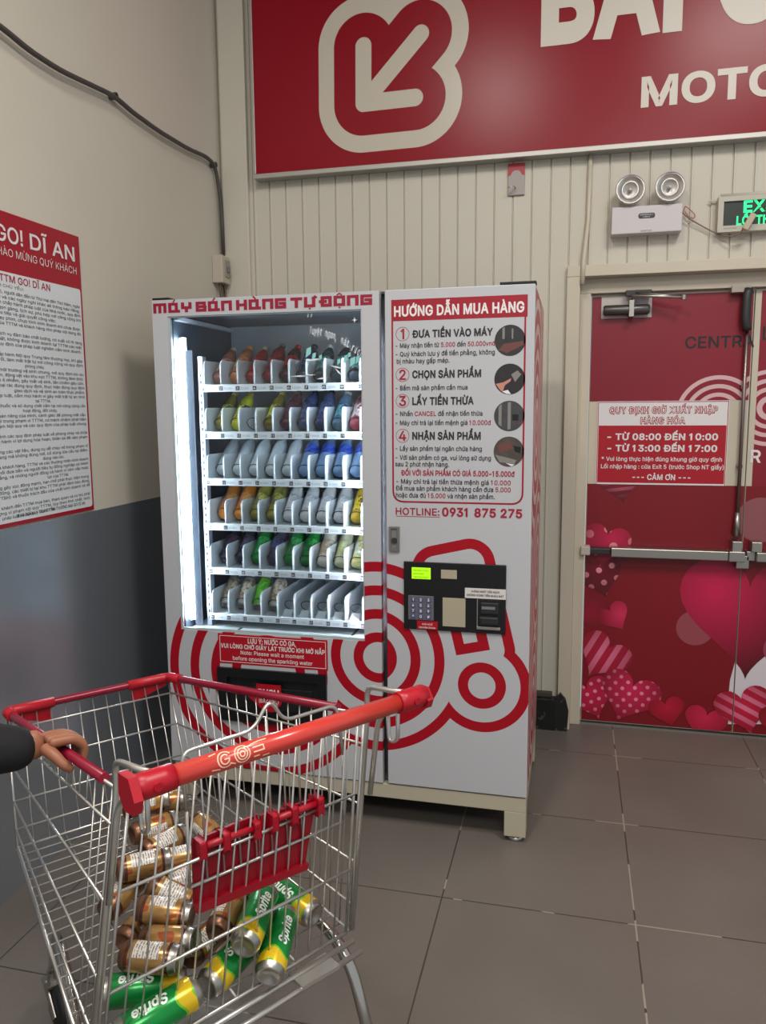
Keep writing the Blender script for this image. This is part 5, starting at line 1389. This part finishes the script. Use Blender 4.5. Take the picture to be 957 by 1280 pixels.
# folded child seat with humped top wire
H0 = on_z(226, 941, 1.0); H1 = on_z(423, 880, 1.0)
hx = (H1 - H0); hu = hx.normalized(); dn = (lerp(RbL, RbR, .5) - lerp(RtL, RtR, .5)); dn = V((0, 0, -1)) + AX * -0.12
hump = [H0 + V((0, 0, -0.10)) - AX * .012, H0, lerp(H0, H1, .42) + V((0, 0, 0.0)), on_z(338, 877, 1.045), on_z(346, 900, 1.01), lerp(H0, H1, 0.985), H1 + V((0, 0, -0.10)) - AX * .012]
hump[3] = lerp(H0, H1, .53) + V((0, 0, 0.05)); hump[4] = lerp(H0, H1, .62) + V((0, 0, 0.0))
b = MB(); b.tube(fillet(hump, 0.022, 6), WR2 * 1.1, 8)
for k in range(1, 10):
    s_ = k / 10; p = lerp(H0, H1, s_); b.tube([p + (V((0, 0, 0.02)) if k == 5 else V((0, 0, 0))), p + V((0, 0, -0.24)) - AX * 0.012], WR, 5)
b.tube([H0 + V((0, 0, -0.24)) - AX * 0.012, H1 + V((0, 0, -0.24)) - AX * 0.012], WR2, 6)
for e_ in (H0, H1): b.tube([e_ + V((0, 0, -0.10)) - AX * .012, e_ + V((0, 0, -0.24)) - AX * 0.012], WR2, 6)
b.build('child_seat', m_chrome, cart)
# red seat flap plates clipped to the gate
gp = lerp(RtL, RtR, .5) + AX * 0.018; gnrm = (RtR - RtL).cross(RbL - RtL).normalized()
m_seat = M('seat_red', (146, 8, 28), 0.4)
fp = lambda x_, y_: on_plane(x_, y_, gp, gnrm)
b = MB()
off = gnrm * 0.006
b.prism([fp(241, 1052), fp(322, 1018), fp(327, 1110), fp(243, 1138)], off); b.prism([fp(326, 1020), fp(395, 998), fp(381, 1082), fp(328, 1108)], off)
b.prism([fp(241, 1128), fp(382, 1076), fp(380, 1084), fp(243, 1139)], -gnrm * 0.012)
b.build('seat_flap', m_seat, cart)
b = MB()
for x0_, y0_, x1_, y1_ in ((246, 1056, 318, 1030), (336, 1022, 396, 1000)):
    b.tube([fp(x0_, y0_) - gnrm * .012, fp(x1_, y1_) - gnrm * .012], 0.0065, 8)
    for s_ in (0.02, 0.42, 0.96): p = lerp(fp(x0_, y0_), fp(x1_, y1_), s_); b.obox(p - gnrm * .004 + V((0, 0, -.006)), LT, V((0, 0, 1)), AX, 0.007, 0.016, 0.014, 0.003)
b.build('flap_hinge', M('seat_red_light', (166, 10, 34), 0.35), cart)
# red rim of the basket
rm = M('rim_red', (132, 10, 42), 0.3)
b = MB(); RU = V((0, 0, 0.004))
eL = lerp(RtL, FL, 0.10) + RU; eR = lerp(RtR, FR, 0.10) + RU
b.tube(fillet([eL, FL + RU, FR + RU, eR], 0.03, 6), 0.0095, 10); rim = b.build('basket_rim', rm, cart)
for c_, other in ((FL, FR), (FR, FL)):
    b = MB(); d1 = (other - c_).normalized(); d2 = ((RtL - FL) if c_ is FL else (RtR - FR)).normalized()
    b.tube(fillet([c_ + d1 * 0.11 + RU, c_ + RU, c_ + d2 * 0.07 + RU], 0.02, 6), 0.013, 10)
    pz = V((0, 0, -0.045))
    b.prism([c_ + d1 * 0.10, c_ + d1 * 0.005, c_ + d1 * 0.005 + pz * .4, c_ + d1 * 0.10 + pz], AX * 0.008)
    b.build('bumper_corner', m_red, rim)
# rear posts and handle brackets
for R_t, R_b, H_ in ((RtL, RbL, HL), (RtR, RbR, HR)):
    s_ = 1 if H_ is HR else -1
    inn = lerp(HL, HR, 0.06 if H_ is HL else 0.94)
    b = MB(); b.tube(fillet([R_b - LT * (-s_ * 0.006), R_t + LT * (s_ * 0.008), R_t + LT * (s_ * .008) + V((0, 0, 0.055)), inn + V((0, 0, 0.012)) - AX * -0.004], 0.02, 5), 0.0055, 8)
    b.tube(fillet([lerp(R_t, R_b, 0.35) + LT * (s_ * 0.012) - AX * 0.02, R_t + LT * (s_ * .016) - AX * 0.025, inn - AX * 0.0 + V((0, 0, -0.012))], 0.03, 6), 0.0055, 8)
    b.tube(fillet([inn + AX * .03 + V((0, 0, .01)), inn + AX * .03 + V((0, 0, -0.09)), inn + AX * .055 + V((0, 0, -0.10)), inn + AX * .06 + V((0, 0, -0.02))], 0.02, 5), 0.004, 8)
    b.build('handle_bracket', m_chrome, cart)
# handle
hd_ = (HR - HL).normalized()
hb = MB(); hb.tube([HL + hd_ * 0.05, HR - hd_ * 0.035], 0.0165, 20); handle = hb.build('handle_bar', M('handle_red', (200, 58, 48), 0.28, coat=0.4), cart)
for e_, s_ in ((HL, 1), (HR, -1)):
    b = MB(); b.tube([e_ - hd_ * (0.004 * s_), e_ + hd_ * (0.02 * s_), e_ + hd_ * (0.045 * s_), e_ + hd_ * (0.062 * s_)], 0.02, 18, radii=[0.0195, 0.0205, 0.0205, 0.0195])
    fl_ = [V((0.024, 0.020, 0)), V((-0.012, 0.023, 0)), V((-0.030, -0.006, 0)), V((-0.022, -0.028, 0)), V((0.008, -0.032, 0)), V((0.026, -0.012, 0))]
    b.prism([e_ + AX * q.x * (1 if s_ == 1 else .72) + Z * q.y * (1 if s_ == 1 else .72) - hd_ * (0.010 * s_) for q in fl_], hd_ * (0.014 * s_))
    b.disc(e_ + hd_ * (0.03 * s_) - AX * 0.0185 + Z * 0.002, -AX, 0.007, 0.004, 12)
    b.build('end_cap', m_red, handle)
# handle emblem: outlined rounded letters wrapped on the bar
def wrap(px_, h_):  # px_ along bar (m from HL), h_ height offset -> point on bar facing the camera
    c_ = HL + hd_ * px_; tc = (CAM - c_); tc = (tc - hd_ * tc.dot(hd_)).normalized(); up_ = hd_.cross(tc); up_ = up_ if up_.z > 0 else -up_
    a = h_ / 0.0165; return c_ + (tc * math.cos(a) + up_ * math.sin(a)) * 0.0171
b = MB()
def wline(pl, wd=0.0011):
    for p, q in zip(pl[:-1], pl[1:]):
        dx, dy = q[0] - p[0], q[1] - p[1]; l = math.hypot(dx, dy)
        if l < 1e-6: continue
        nx, ny = -dy / l * wd, dx / l * wd; ex_, ey_ = dx / l * wd, dy / l * wd
        b.face([wrap(p[0] - ex_ - nx, p[1] - ey_ - ny), wrap(q[0] + ex_ - nx, q[1] + ey_ - ny), wrap(q[0] + ex_ + nx, q[1] + ey_ + ny), wrap(p[0] - ex_ + nx, p[1] - ey_ + ny)])
u0 = 0.118
def arcp(cx, cy, r, a0, a1, n_=18, sx=1.0): return [(cx + r * sx * math.cos(math.radians(a0 + (a1 - a0) * k / n_)), cy + r * math.sin(math.radians(a0 + (a1 - a0) * k / n_))) for k in range(n_ + 1)]
wline([(u0, 0.012), (u0, -0.011), (u0 + 0.012, -0.013)]); wline([(u0, 0.012), (u0 + 0.01, 0.0135)])
wline(arcp(u0 + 0.022, 0, 0.012, 40, 320)); wline(arcp(u0 + 0.022, 0, 0.007, 50, 360)); wline([(u0 + 0.029, 0), (u0 + 0.022, 0)])
for r_ in (0.013, 0.0085, 0.004): wline(arcp(u0 + 0.052, 0, r_, 0, 360, 22))
wline([(u0 + 0.030, -0.008), (u0 + 0.038, -0.011)])
wline([(u0 + 0.07, 0.010), (u0 + 0.085, 0.012), (u0 + 0.098, 0.012), (u0 + 0.098, -0.013), (u0 + 0.088, -0.013)])
wline([(u0 + 0.072, 0.004), (u0 + 0.09, 0.004)]); wline([(u0 + 0.072, -0.003), (u0 + 0.09, -0.003), (u0 + 0.09, 0.004)]); wline([(u0 + 0.072, -0.010), (u0 + 0.08, -0.010)])
b.build('emblem', M('emblem_cream', (246, 196, 168), 0.5), handle)
# chassis: rear leg bends down from under the basket, tube runs forward under the floor to the front caster
for s_, Rb, Fb in ((-1, RbL, FbL), (1, RbR, FbR)):
    back = Rb - AX * 0.14; back.z = 0.13
    fr_ = Fb + AX * 0.15 - LT * (s_ * 0.10); fr_.z = 0.15
    dwn = V((0, 0, -0.022))
    b = MB(); b.tube(fillet([V((back.x, back.y, 0.12)), Rb + dwn + AX * 0.02, lerp(Rb, Fb, 0.62) + dwn - V((0, 0, 0.02)) - LT * (s_ * .03), V((fr_.x, fr_.y, 0.15))], 0.11, 9), 0.0125, 12)
    b.build('chassis_tube', M('chassis_chrome', (190, 186, 178), 0.2, 1.0), cart)
    for ps_, front in ((back, 0), (fr_, 1)):
        wx = V((ps_.x, ps_.y, 0)) - AX * 0.03
        b = MB(); b.box(-0.02, 0.02, -0.025, 0.025, 0, 0.002); b.bm.clear()
        for q in (-1, 1): b.obox(wx + AX * 0.012 + LT * (q * 0.019) + V((0, 0, 0.082)), V((AX.x, AX.y, 1.0)), LT, V((AX.x, AX.y, -1)), 0.045, 0.0018, 0.016)
        b.obox(V((ps_.x, ps_.y, 0.118)), AX, LT, Z, 0.026, 0.024, 0.003); b.disc(V((ps_.x, ps_.y, 0.118)), Z, 0.016, 0.03, 14)
        cs = b.build('caster', m_steel, cart)
        b = MB(); b.lathe([(0, -0.015), (0.02, -0.015), (0.045, -0.014), (0.058, -0.01), (0.06, 0), (0.058, 0.01), (0.045, 0.014), (0.02, 0.015), (0, 0.015)], wx + V((0, 0, 0.06)), LT, 26)
        b.build('wheel', M('wheel_rubber', (26, 26, 28), 0.6), cs)
# rear cross bars under the basket
b = MB()
for dq, zq in ((0.012, -0.016), (0.035, -0.028)): b.tube([RbL + AX * -dq + V((0, 0, zq)), RbR + AX * -dq + V((0, 0, zq))], 0.0055, 8)
b.obox(lerp(RbL, RbR, .80) - AX * 0.02 + V((0, 0, -0.022)), LT, AX, Z, 0.045, 0.024, 0.004); b.build('cross_bar', m_chrome, cart)

# ------------------------------------------------------------------ cans in the cart
CANS = [('b',(-0.8420,-1.1136,0.6398),(0.847,0.520,0.113)), ('b',(-0.8341,-1.0494,0.6111),(0.868,0.492,-0.060)), ('b',(-0.8030,-1.1485,0.6011),(0.602,0.799,-0.020)), ('b',(-0.7549,-1.1900,0.5922),(0.449,0.893,0.015)), ('b',(-0.6890,-1.2251,0.5865),(0.750,0.661,-0.037)), ('b',(-0.6832,-1.1133,0.5898),(0.837,-0.531,-0.131)), ('b',(-0.7166,-1.3382,0.6345),(0.764,0.644,-0.037)), ('b',(-0.6641,-1.2887,0.5750),(0.609,0.793,-0.009)), ('b',(-0.7514,-1.3654,0.5812),(0.084,0.991,0.104)), ('b',(-0.6735,-1.4243,0.5662),(0.119,0.991,0.059)), ('b',(-0.6239,-1.3845,0.6087),(0.910,0.115,-0.398)), ('b',(-0.6101,-1.4407,0.6137),(0.987,0.136,-0.084)), ('b',(-0.5733,-1.4928,0.5966),(0.994,0.037,0.107)), ('b',(-0.5762,-1.5512,0.6059),(0.993,0.115,-0.001)), ('b',(-0.5361,-1.4200,0.5518),(0.253,0.967,0.034)), ('b',(-0.5008,-1.3944,0.6009),(-0.013,0.986,0.165)), ('b',(-0.5457,-1.2750,0.5635),(0.064,0.996,0.056)), ('g',(-0.5887,-1.5571,0.5493),(-0.884,-0.464,0.064)), ('g',(-0.5293,-1.6100,0.5552),(-0.651,-0.745,-0.144)), ('g',(-0.4685,-1.4514,0.5437),(0.239,0.970,0.044)), ('g',(-0.4386,-1.4048,0.6025),(-0.098,0.992,0.083)), ('g',(-0.4005,-1.3911,0.5468),(-0.137,0.969,0.203)), ('g',(-0.4227,-1.2603,0.5525),(-0.899,0.418,0.129))]
CLAB = ['brown can topmost of the pile, under the left end of the cart handle', 'brown can right behind the topmost one, only its far end showing', 'brown can just below the topmost, dark bronze end to the left', 'brown can touching the second one from the top, white label up', 'brown can mostly hidden beside the upper left corner of the red flap', 'brown can lying alone behind the upper edge of the red seat flap', 'brown can crosswise at mid pile, white label up, silver end right', 'brown can tucked under the crosswise one, beside the red flap edge', 'brown can nearest the left side wires, half way down the pile', 'brown can half hidden low on the left, dark bronze end showing', 'brown can sloping at the lower left corner of the red flap, label up', 'brown can above the red patched one, white label and silver end right', 'brown can with a red patch and silver end, above the lowest one', 'brown can lowest of the pile, lying just over the green cans', 'brown can pointing to the gate, squeezed beside the green can under it', 'brown can below the red flap, dark bronze end towards the gate', 'brown can hidden for the most part behind the red flap bottom edge', 'green can crosswise at the left, directly under the lowest brown can', 'green can lowest in the cart, at its near left corner', 'green can pointing to the gate, partly under the other green cans', 'green can resting on another below the red flap, silver end to gate', 'green can nearest the right gate corner, white lettering fully showing', 'green can furthest right, lying crosswise behind the pointing ones']
n = NT('gold_can_print'); x, y, z, v = n.obj()
ang = n.math('ARCTAN2', y, x)
lab_ = n.math('MULTIPLY', band(n, ang, -0.7, 0.7), band(n, z, -0.026, 0.022))
stripe = n.math('GREATER_THAN', n.math('FRACT', n.math('ADD', n.math('MULTIPLY', z, 190.0), 10.0)), 0.55)
txt = n.math('MULTIPLY', stripe, n.math('GREATER_THAN', n.noise(260.0, 2.0), 0.47))
labc = n.mix(txt, lin((218, 212, 204)), lin((120, 112, 108)))
gold = n.mix(n.noise(16.0, 3.0), lin((122, 80, 46)), lin((214, 172, 104)))
redp = n.math('MULTIPLY', n.math('GREATER_THAN', n.noise(22.0, 2.0), 0.60), n.math('LESS_THAN', n.math('ABSOLUTE', z), 0.05))
gold = n.mix(n.math('MULTIPLY', redp, 0.8), gold, lin((168, 66, 44)))
dark = n.math('GREATER_THAN', n.math('ABSOLUTE', z), 0.0345)
gold = n.mix(dark, gold, lin((96, 60, 48)))
n.set(Base_Color=n.mix(lab_, gold, labc), Roughness=0.26, Metallic=n.math('MULTIPLY', n.math('SUBTRACT', 1.0, lab_), 0.55)); m_gold = n.m
n = NT('green_can_print'); x, y, z, v = n.obj()
ang = n.math('ARCTAN2', y, x)
wav = n.math('ADD', z, n.math('MULTIPLY', n.math('SINE', n.math('MULTIPLY', ang, 3.0)), 0.006))
yel = band(n, wav, -0.062, -0.036)
lim = n.math('MAXIMUM', band(n, wav, -0.067, -0.062), band(n, wav, -0.036, -0.032))
shd = n.mix(n.noise(14.0, 2.0), lin((8, 112, 46)), lin((24, 152, 68)))
col = n.mix(yel, shd, lin((226, 190, 34))); col = n.mix(lim, col, lin((120, 196, 40)))
n.set(Base_Color=col, Roughness=0.24, Metallic=0.3); m_gcan = n.m
def can_parts(kind):
    r, L = (0.0266, 0.108) if kind == 'b' else (0.0288, 0.146)
    q = r / 0.0288
    root = bpy.data.objects.new('drink_can', None); root.empty_display_size = 0.05
    b = MB(); b.lathe([(r - 0.0001, -L / 2 + 0.0128), (r, -L / 2 + 0.013), (r, L / 2 - 0.014), (r - 0.0001, L / 2 - 0.0138)], n=26); body = b.build('body', m_gold if kind == 'b' else m_gcan, root)
    b = MB(); b.lathe([(0, L / 2 - 0.005), (0.0215 * q, L / 2 - 0.005), (0.0235 * q, L / 2), (0.0258 * q, L / 2), (0.0262 * q, L / 2 - 0.003), (0.0257 * q, L / 2 - 0.005), (r, L / 2 - 0.014)], n=26)
    b.prism([V((0.012 * math.cos(a) * .7, 0.012 * math.sin(a) + 0.004, L / 2 - 0.005)) for a in [2 * PI * k / 12 for k in range(12)]], (0, 0, 0.0012)); lid = b.build('lid', m_steel, root)
    b = MB(); b.lathe([(0, -L / 2 + 0.009), (0.012 * q, -L / 2 + 0.007), (0.019 * q, -L / 2 + 0.001), (0.0215 * q, -L / 2), (0.0235 * q, -L / 2 + 0.001), (0.0265 * q, -L / 2 + 0.006), (r, -L / 2 + 0.013)], n=26); base = b.build('base', M('bronze_end', (124, 88, 66), 0.35, 0.7) if kind == 'b' else m_steel, root)
    parts = [body, lid, base]
    if kind == 'g':
        b = MB(); tmp = MB(); tmp.text('Sprite', V((0, 0, 0)), X, V((0, 1, 0)), cap=0.017, width=0.062, bold=0.03, align='C', res=2, shear=0.2)
        vm_ = {}
        bmesh.ops.subdivide_edges(tmp.bm, edges=[e for e in tmp.bm.edges if e.calc_length() > 0.006], cuts=2)
        bmesh.ops.triangulate(tmp.bm, faces=tmp.bm.faces[:]); bmesh.ops.reverse_faces(tmp.bm, faces=tmp.bm.faces[:])
        for v_ in tmp.bm.verts:
            # x runs along the can axis, y round the can
            a = -(v_.co.y - 0.008) / r; v_.co = V((math.cos(a) * (r + .0005), math.sin(a) * (r + .0005), 0.012 + v_.co.x))
        parts.append(tmp.build('lettering', M('can_lettering', (232, 238, 230), 0.35), root)); b.bm.free()
    return root, parts
first = {}
for i, (kd, c, d_) in enumerate(CANS):
    if kd not in first:
        root, parts = can_parts(kd); COL.objects.link(root); first[kd] = (root, parts)
    else:
        r0, p0 = first[kd]; root = r0.copy(); COL.objects.link(root)
        for p in p0: q = p.copy(); q.parent = root; COL.objects.link(q)
    zax = V(d_).normalized()
    if kd == 'g' and i in (19, 20, 21): pass
    # turn the printed side (local +X) to face up and a little to the camera
    tw = (0.25, -0.9, 1.1, 0.1, -0.6, 1.4, -0.2)[i % 7] if kd == 'b' else (0.3, -0.3, 0.2)[i % 3]
    side_ = V((0.35, -0.45, 0.9)); side_ = (side_ - zax * side_.dot(zax)).normalized()
    side_ = Quaternion(zax, tw) @ side_
    yax = zax.cross(side_)
    Rm = Matrix((side_, yax, zax)).transposed()
    root.rotation_euler = Rm.to_euler(); root.location = V(c) + V((0, 0, 0.0))
    tag(root, CLAB[i], 'can', 'brown cans in the cart' if kd == 'b' else 'green soda cans in the cart')

# ================================================================== PERSON at the cart's left side
m_skin = NT('skin'); m_skin.set(Base_Color=m_skin.mix(m_skin.noise(25, 3), lin((136, 84, 60)), lin((164, 108, 80))), Roughness=0.5); m_skin.b.inputs['Subsurface Weight'].default_value = 0.05; m_skin = m_skin.m
def skin(name, nodes, edges, root_i, mats, parent, sub=2):
    me = bpy.data.meshes.new(name); me.from_pydata([n_[0] for n_ in nodes], edges, [])
    o = bpy.data.objects.new(name, me); COL.objects.link(o)
    md = o.modifiers.new('s', 'SKIN'); md.use_smooth_shade = True
    if not me.skin_vertices: 
        pass
    for i, n_ in enumerate(nodes):
        sv = me.skin_vertices[0].data[i]; r = n_[1]
        sv.radius = (r, r) if not isinstance(r, tuple) else r
        sv.use_root = (i == root_i)
    sm = o.modifiers.new('u', 'SUBSURF'); sm.levels = sub; sm.render_levels = sub
    bpy.context.view_layer.update()
    dg = bpy.context.evaluated_depsgraph_get()
    m2 = bpy.data.meshes.new_from_object(o.evaluated_get(dg))
    bpy.data.objects.remove(o); bpy.data.meshes.remove(me)
    return m2
def chain(*pts): return list(pts)
rimd = (FL - RtL).normalized()
GP = lerp(RtL, FL, 0.395) + V((0, 0, 0.006))      # grip point on the left rim
RT = V((-rimd.y, rimd.x, 0)).normalized(); RT = RT if RT.dot(LT) > 0 else -RT   # across the rim, into the basket
WRI = GP - RT * 0.072 + V((0, 0, 0.022)) + rimd * 0.004
ELB = WRI + V((-0.20, -0.13, 0.035)); SHO = ELB + V((-0.10, -0.03, 0.29))
PC = V((-1.36, -1.86, 0))
person = thing('person', (PC.x, PC.y, 0), 'person in black sleeve reaching in from the left to hold the cart rim', 'person')
LS = SHO; NK = V((PC.x, PC.y, 1.42)); RS = V((PC.x - 0.03, PC.y - 0.20, 1.36)); HIP = V((PC.x - 0.02, PC.y, 0.90))
PAL = GP - RT * 0.03 + V((0, 0, 0.026))
nodes = [(HIP, 0.13), (lerp(HIP, NK, .45), 0.12), (lerp(HIP, NK, .85), 0.13), (NK, 0.06), (NK + V((0.02, 0.0, 0.08)), 0.062), (NK + V((0.03, 0.0, 0.18)), (0.105, 0.125)), (NK + V((0.02, 0.0, 0.26)), 0.085),
 (LS, 0.055), (ELB, 0.04), (WRI, (0.021, 0.028)), (PAL, (0.017, 0.036)),
 (RS, 0.055), (RS + V((0.02, -0.05, -0.28)), 0.042), (RS + V((0.12, -0.03, -0.5)), 0.03), (RS + V((0.15, 0.0, -0.58)), 0.03),
 (HIP + V((0, 0.10, -0.06)), 0.09), (V((PC.x, PC.y + 0.11, 0.48)), 0.06), (V((PC.x - 0.02, PC.y + 0.11, 0.09)), 0.04),
 (HIP + V((0, -0.10, -0.06)), 0.09), (V((PC.x + 0.03, PC.y - 0.11, 0.48)), 0.06), (V((PC.x - 0.0, PC.y - 0.12, 0.09)), 0.04)]
edges = [(0, 1), (1, 2), (2, 3), (3, 4), (4, 5), (5, 6), (2, 7), (7, 8), (8, 9), (9, 10), (2, 11), (11, 12), (12, 13), (13, 14), (0, 15), (15, 16), (16, 17), (0, 18), (18, 19), (19, 20)]
meshes = [skin('b', nodes, edges, 0, None, None)]
# four fingers curling over the rim and a thumb on the near side
for k in range(4):
    off_ = rimd * (-0.031 + 0.0205 * k)
    ln = (0.88, 1.0, 1.03, 0.9)[k]
    base = PAL + off_ - RT * 0.005 + V((0, 0, 0.002))
    kn = GP + off_ + RT * (0.012 * ln) + V((0, 0, 0.029 - 0.002 * abs(k - 1.5)))
    p2 = GP + off_ * 0.97 + RT * (0.034 * ln) + V((0, 0, 0.006)); p3 = GP + off_ * .95 + RT * (0.031 * ln) + V((0, 0, -0.019)); p4 = GP + off_ * .93 + RT * 0.014 + V((0, 0, -0.031 * ln))
    meshes.append(skin('f', [(base, 0.0105), (kn, 0.0105), (p2, 0.0092), (p3, 0.0084), (p4, 0.0072)], [(0, 1), (1, 2), (2, 3), (3, 4)], 0, None, None))
tb = WRI + RT * 0.03 - rimd * 0.022
meshes.append(skin('th', [(tb, 0.013), (GP - RT * 0.03 - rimd * 0.047 + V((0, 0, 0.008)), 0.0115), (GP - RT * 0.018 - rimd * 0.062 + V((0, 0, -0.012)), 0.0098), (GP - RT * 0.002 - rimd * 0.066 + V((0, 0, -0.026)), 0.0082)], [(0, 1), (1, 2), (2, 3)], 0, None, None))
bm = bmesh.new()
for m_ in meshes: bm.from_mesh(m_)
# facial features on the head: nose, ears, lips, eyes
hc = NK + V((0.03, 0, 0.19))
hv = [v_.co for v_ in bm.verts if abs(v_.co.z - hc.z) < 0.03 and abs(v_.co.x - hc.x) < 0.2 and abs(v_.co.y - hc.y) < 0.2]
HEADX = max(p.x for p in hv); HEADY = max(p.y for p in hv)
def lump(c_, sx, sy, sz):
    r = bmesh.ops.create_uvsphere(bm, u_segments=12, v_segments=8, radius=1.0)
    for v_ in r['verts']: v_.co = V((c_.x + v_.co.x * sx, c_.y + v_.co.y * sy, c_.z + v_.co.z * sz))
    for f in {f for v_ in r['verts'] for f in v_.link_faces}: f.smooth = True
HX, HY = HEADX - hc.x, HEADY - hc.y
lump(hc + V((HX, 0, -0.012)), 0.02, 0.014, 0.024); lump(hc + V((-0.005, HY, -0.012)), 0.018, 0.008, 0.03); lump(hc + V((-0.005, -HY, -0.012)), 0.018, 0.008, 0.03); lump(hc + V((HX - 0.012, 0, -0.05)), 0.012, 0.024, 0.008)
for v_ in bm.verts: v_.co -= person.location
me = bpy.data.meshes.new('body'); bm.to_mesh(me); bm.free(); me.materials.append(m_skin)
o = bpy.data.objects.new('body', me); COL.objects.link(o); o.parent = person
m_cloth = NT('black_fabric'); m_cloth.set(Base_Color=m_cloth.mix(m_cloth.noise(60, 3), lin((9, 9, 11)), lin((17, 17, 20))), Roughness=0.85); m_cloth = m_cloth.m
def add_skin(name, nodes, edges, mat):
    me = skin(name, nodes, edges, 0, None, None)
    for v_ in me.vertices: v_.co -= person.location
    me.materials.clear(); me.materials.append(mat)
    o = bpy.data.objects.new(name, me); COL.objects.link(o); o.parent = person; return o
CUF = lerp(ELB, WRI, 0.88)
add_skin('jacket', [(HIP + V((0, 0, -0.20)), (0.19, 0.22)), (HIP + V((0, 0, 0.02)), (0.19, 0.22)), (nodes[1][0], (0.165, 0.20)), (nodes[2][0], (0.16, 0.19)), (NK + V((0, 0, 0.0)), 0.085), (LS, 0.08), (ELB, 0.078), (lerp(ELB, WRI, .5), 0.066), (CUF, (0.047, 0.047)), (lerp(ELB, WRI, 1.12), 0.0385), (RS, 0.075), (nodes[12][0], 0.06), (nodes[13][0], 0.045)],
         [(0, 1), (1, 2), (2, 3), (3, 4), (3, 5), (5, 6), (6, 7), (7, 8), (8, 9), (3, 10), (10, 11), (11, 12)], m_cloth)
add_skin('trousers', [(HIP + V((0, 0, 0.0)), 0.12), (nodes[15][0] + V((0, 0.0, -0.10)), 0.115), (nodes[16][0], 0.09), (nodes[17][0] + V((0, 0, -0.01)), 0.072), (nodes[18][0] + V((0, 0, -0.10)), 0.115), (nodes[19][0], 0.09), (nodes[20][0] + V((0, 0, -0.01)), 0.072)], [(0, 1), (1, 2), (2, 3), (0, 4), (4, 5), (5, 6)], M('dark_trousers', (34, 36, 44), 0.85))
add_skin('hair', [(hc + V((-0.05, 0, -0.05)), (0.09, 0.115)), (hc + V((-0.045, 0, 0.03)), (0.12, 0.135)), (hc + V((0.0, 0, 0.07)), (0.10, 0.12)), (hc + V((0.045, 0, 0.075)), (0.06, 0.095))], [(0, 1), (1, 2), (2, 3)], M('black_hair', (18, 16, 16), 0.6))
for q in (17, 20):
    f_ = nodes[q][0]
    b = MB(); b.tube([V((f_.x - 0.07, f_.y, 0.045)), V((f_.x - 0.05, f_.y, 0.05)), V((f_.x + 0.02, f_.y, 0.055)), V((f_.x + 0.1, f_.y, 0.042)), V((f_.x + 0.17, f_.y, 0.034)), V((f_.x + 0.19, f_.y, 0.03))], 0.045, 14, radii=[0.03, 0.044, 0.048, 0.042, 0.033, 0.02]); b.build('shoe', M('black_shoe', (24, 24, 26), 0.5), person)
for s_ in (-1, 1):
    b = MB(); b.lathe([(0, 0.009), (0.006, 0.006), (0.009, 0.0), (0.006, -0.006), (0, -0.009)], hc + V((HEADX - hc.x - 0.010, s_ * 0.03, 0.014)), Z, 12); b.build('eye', M('eye_dark', (30, 24, 22), 0.2), person)
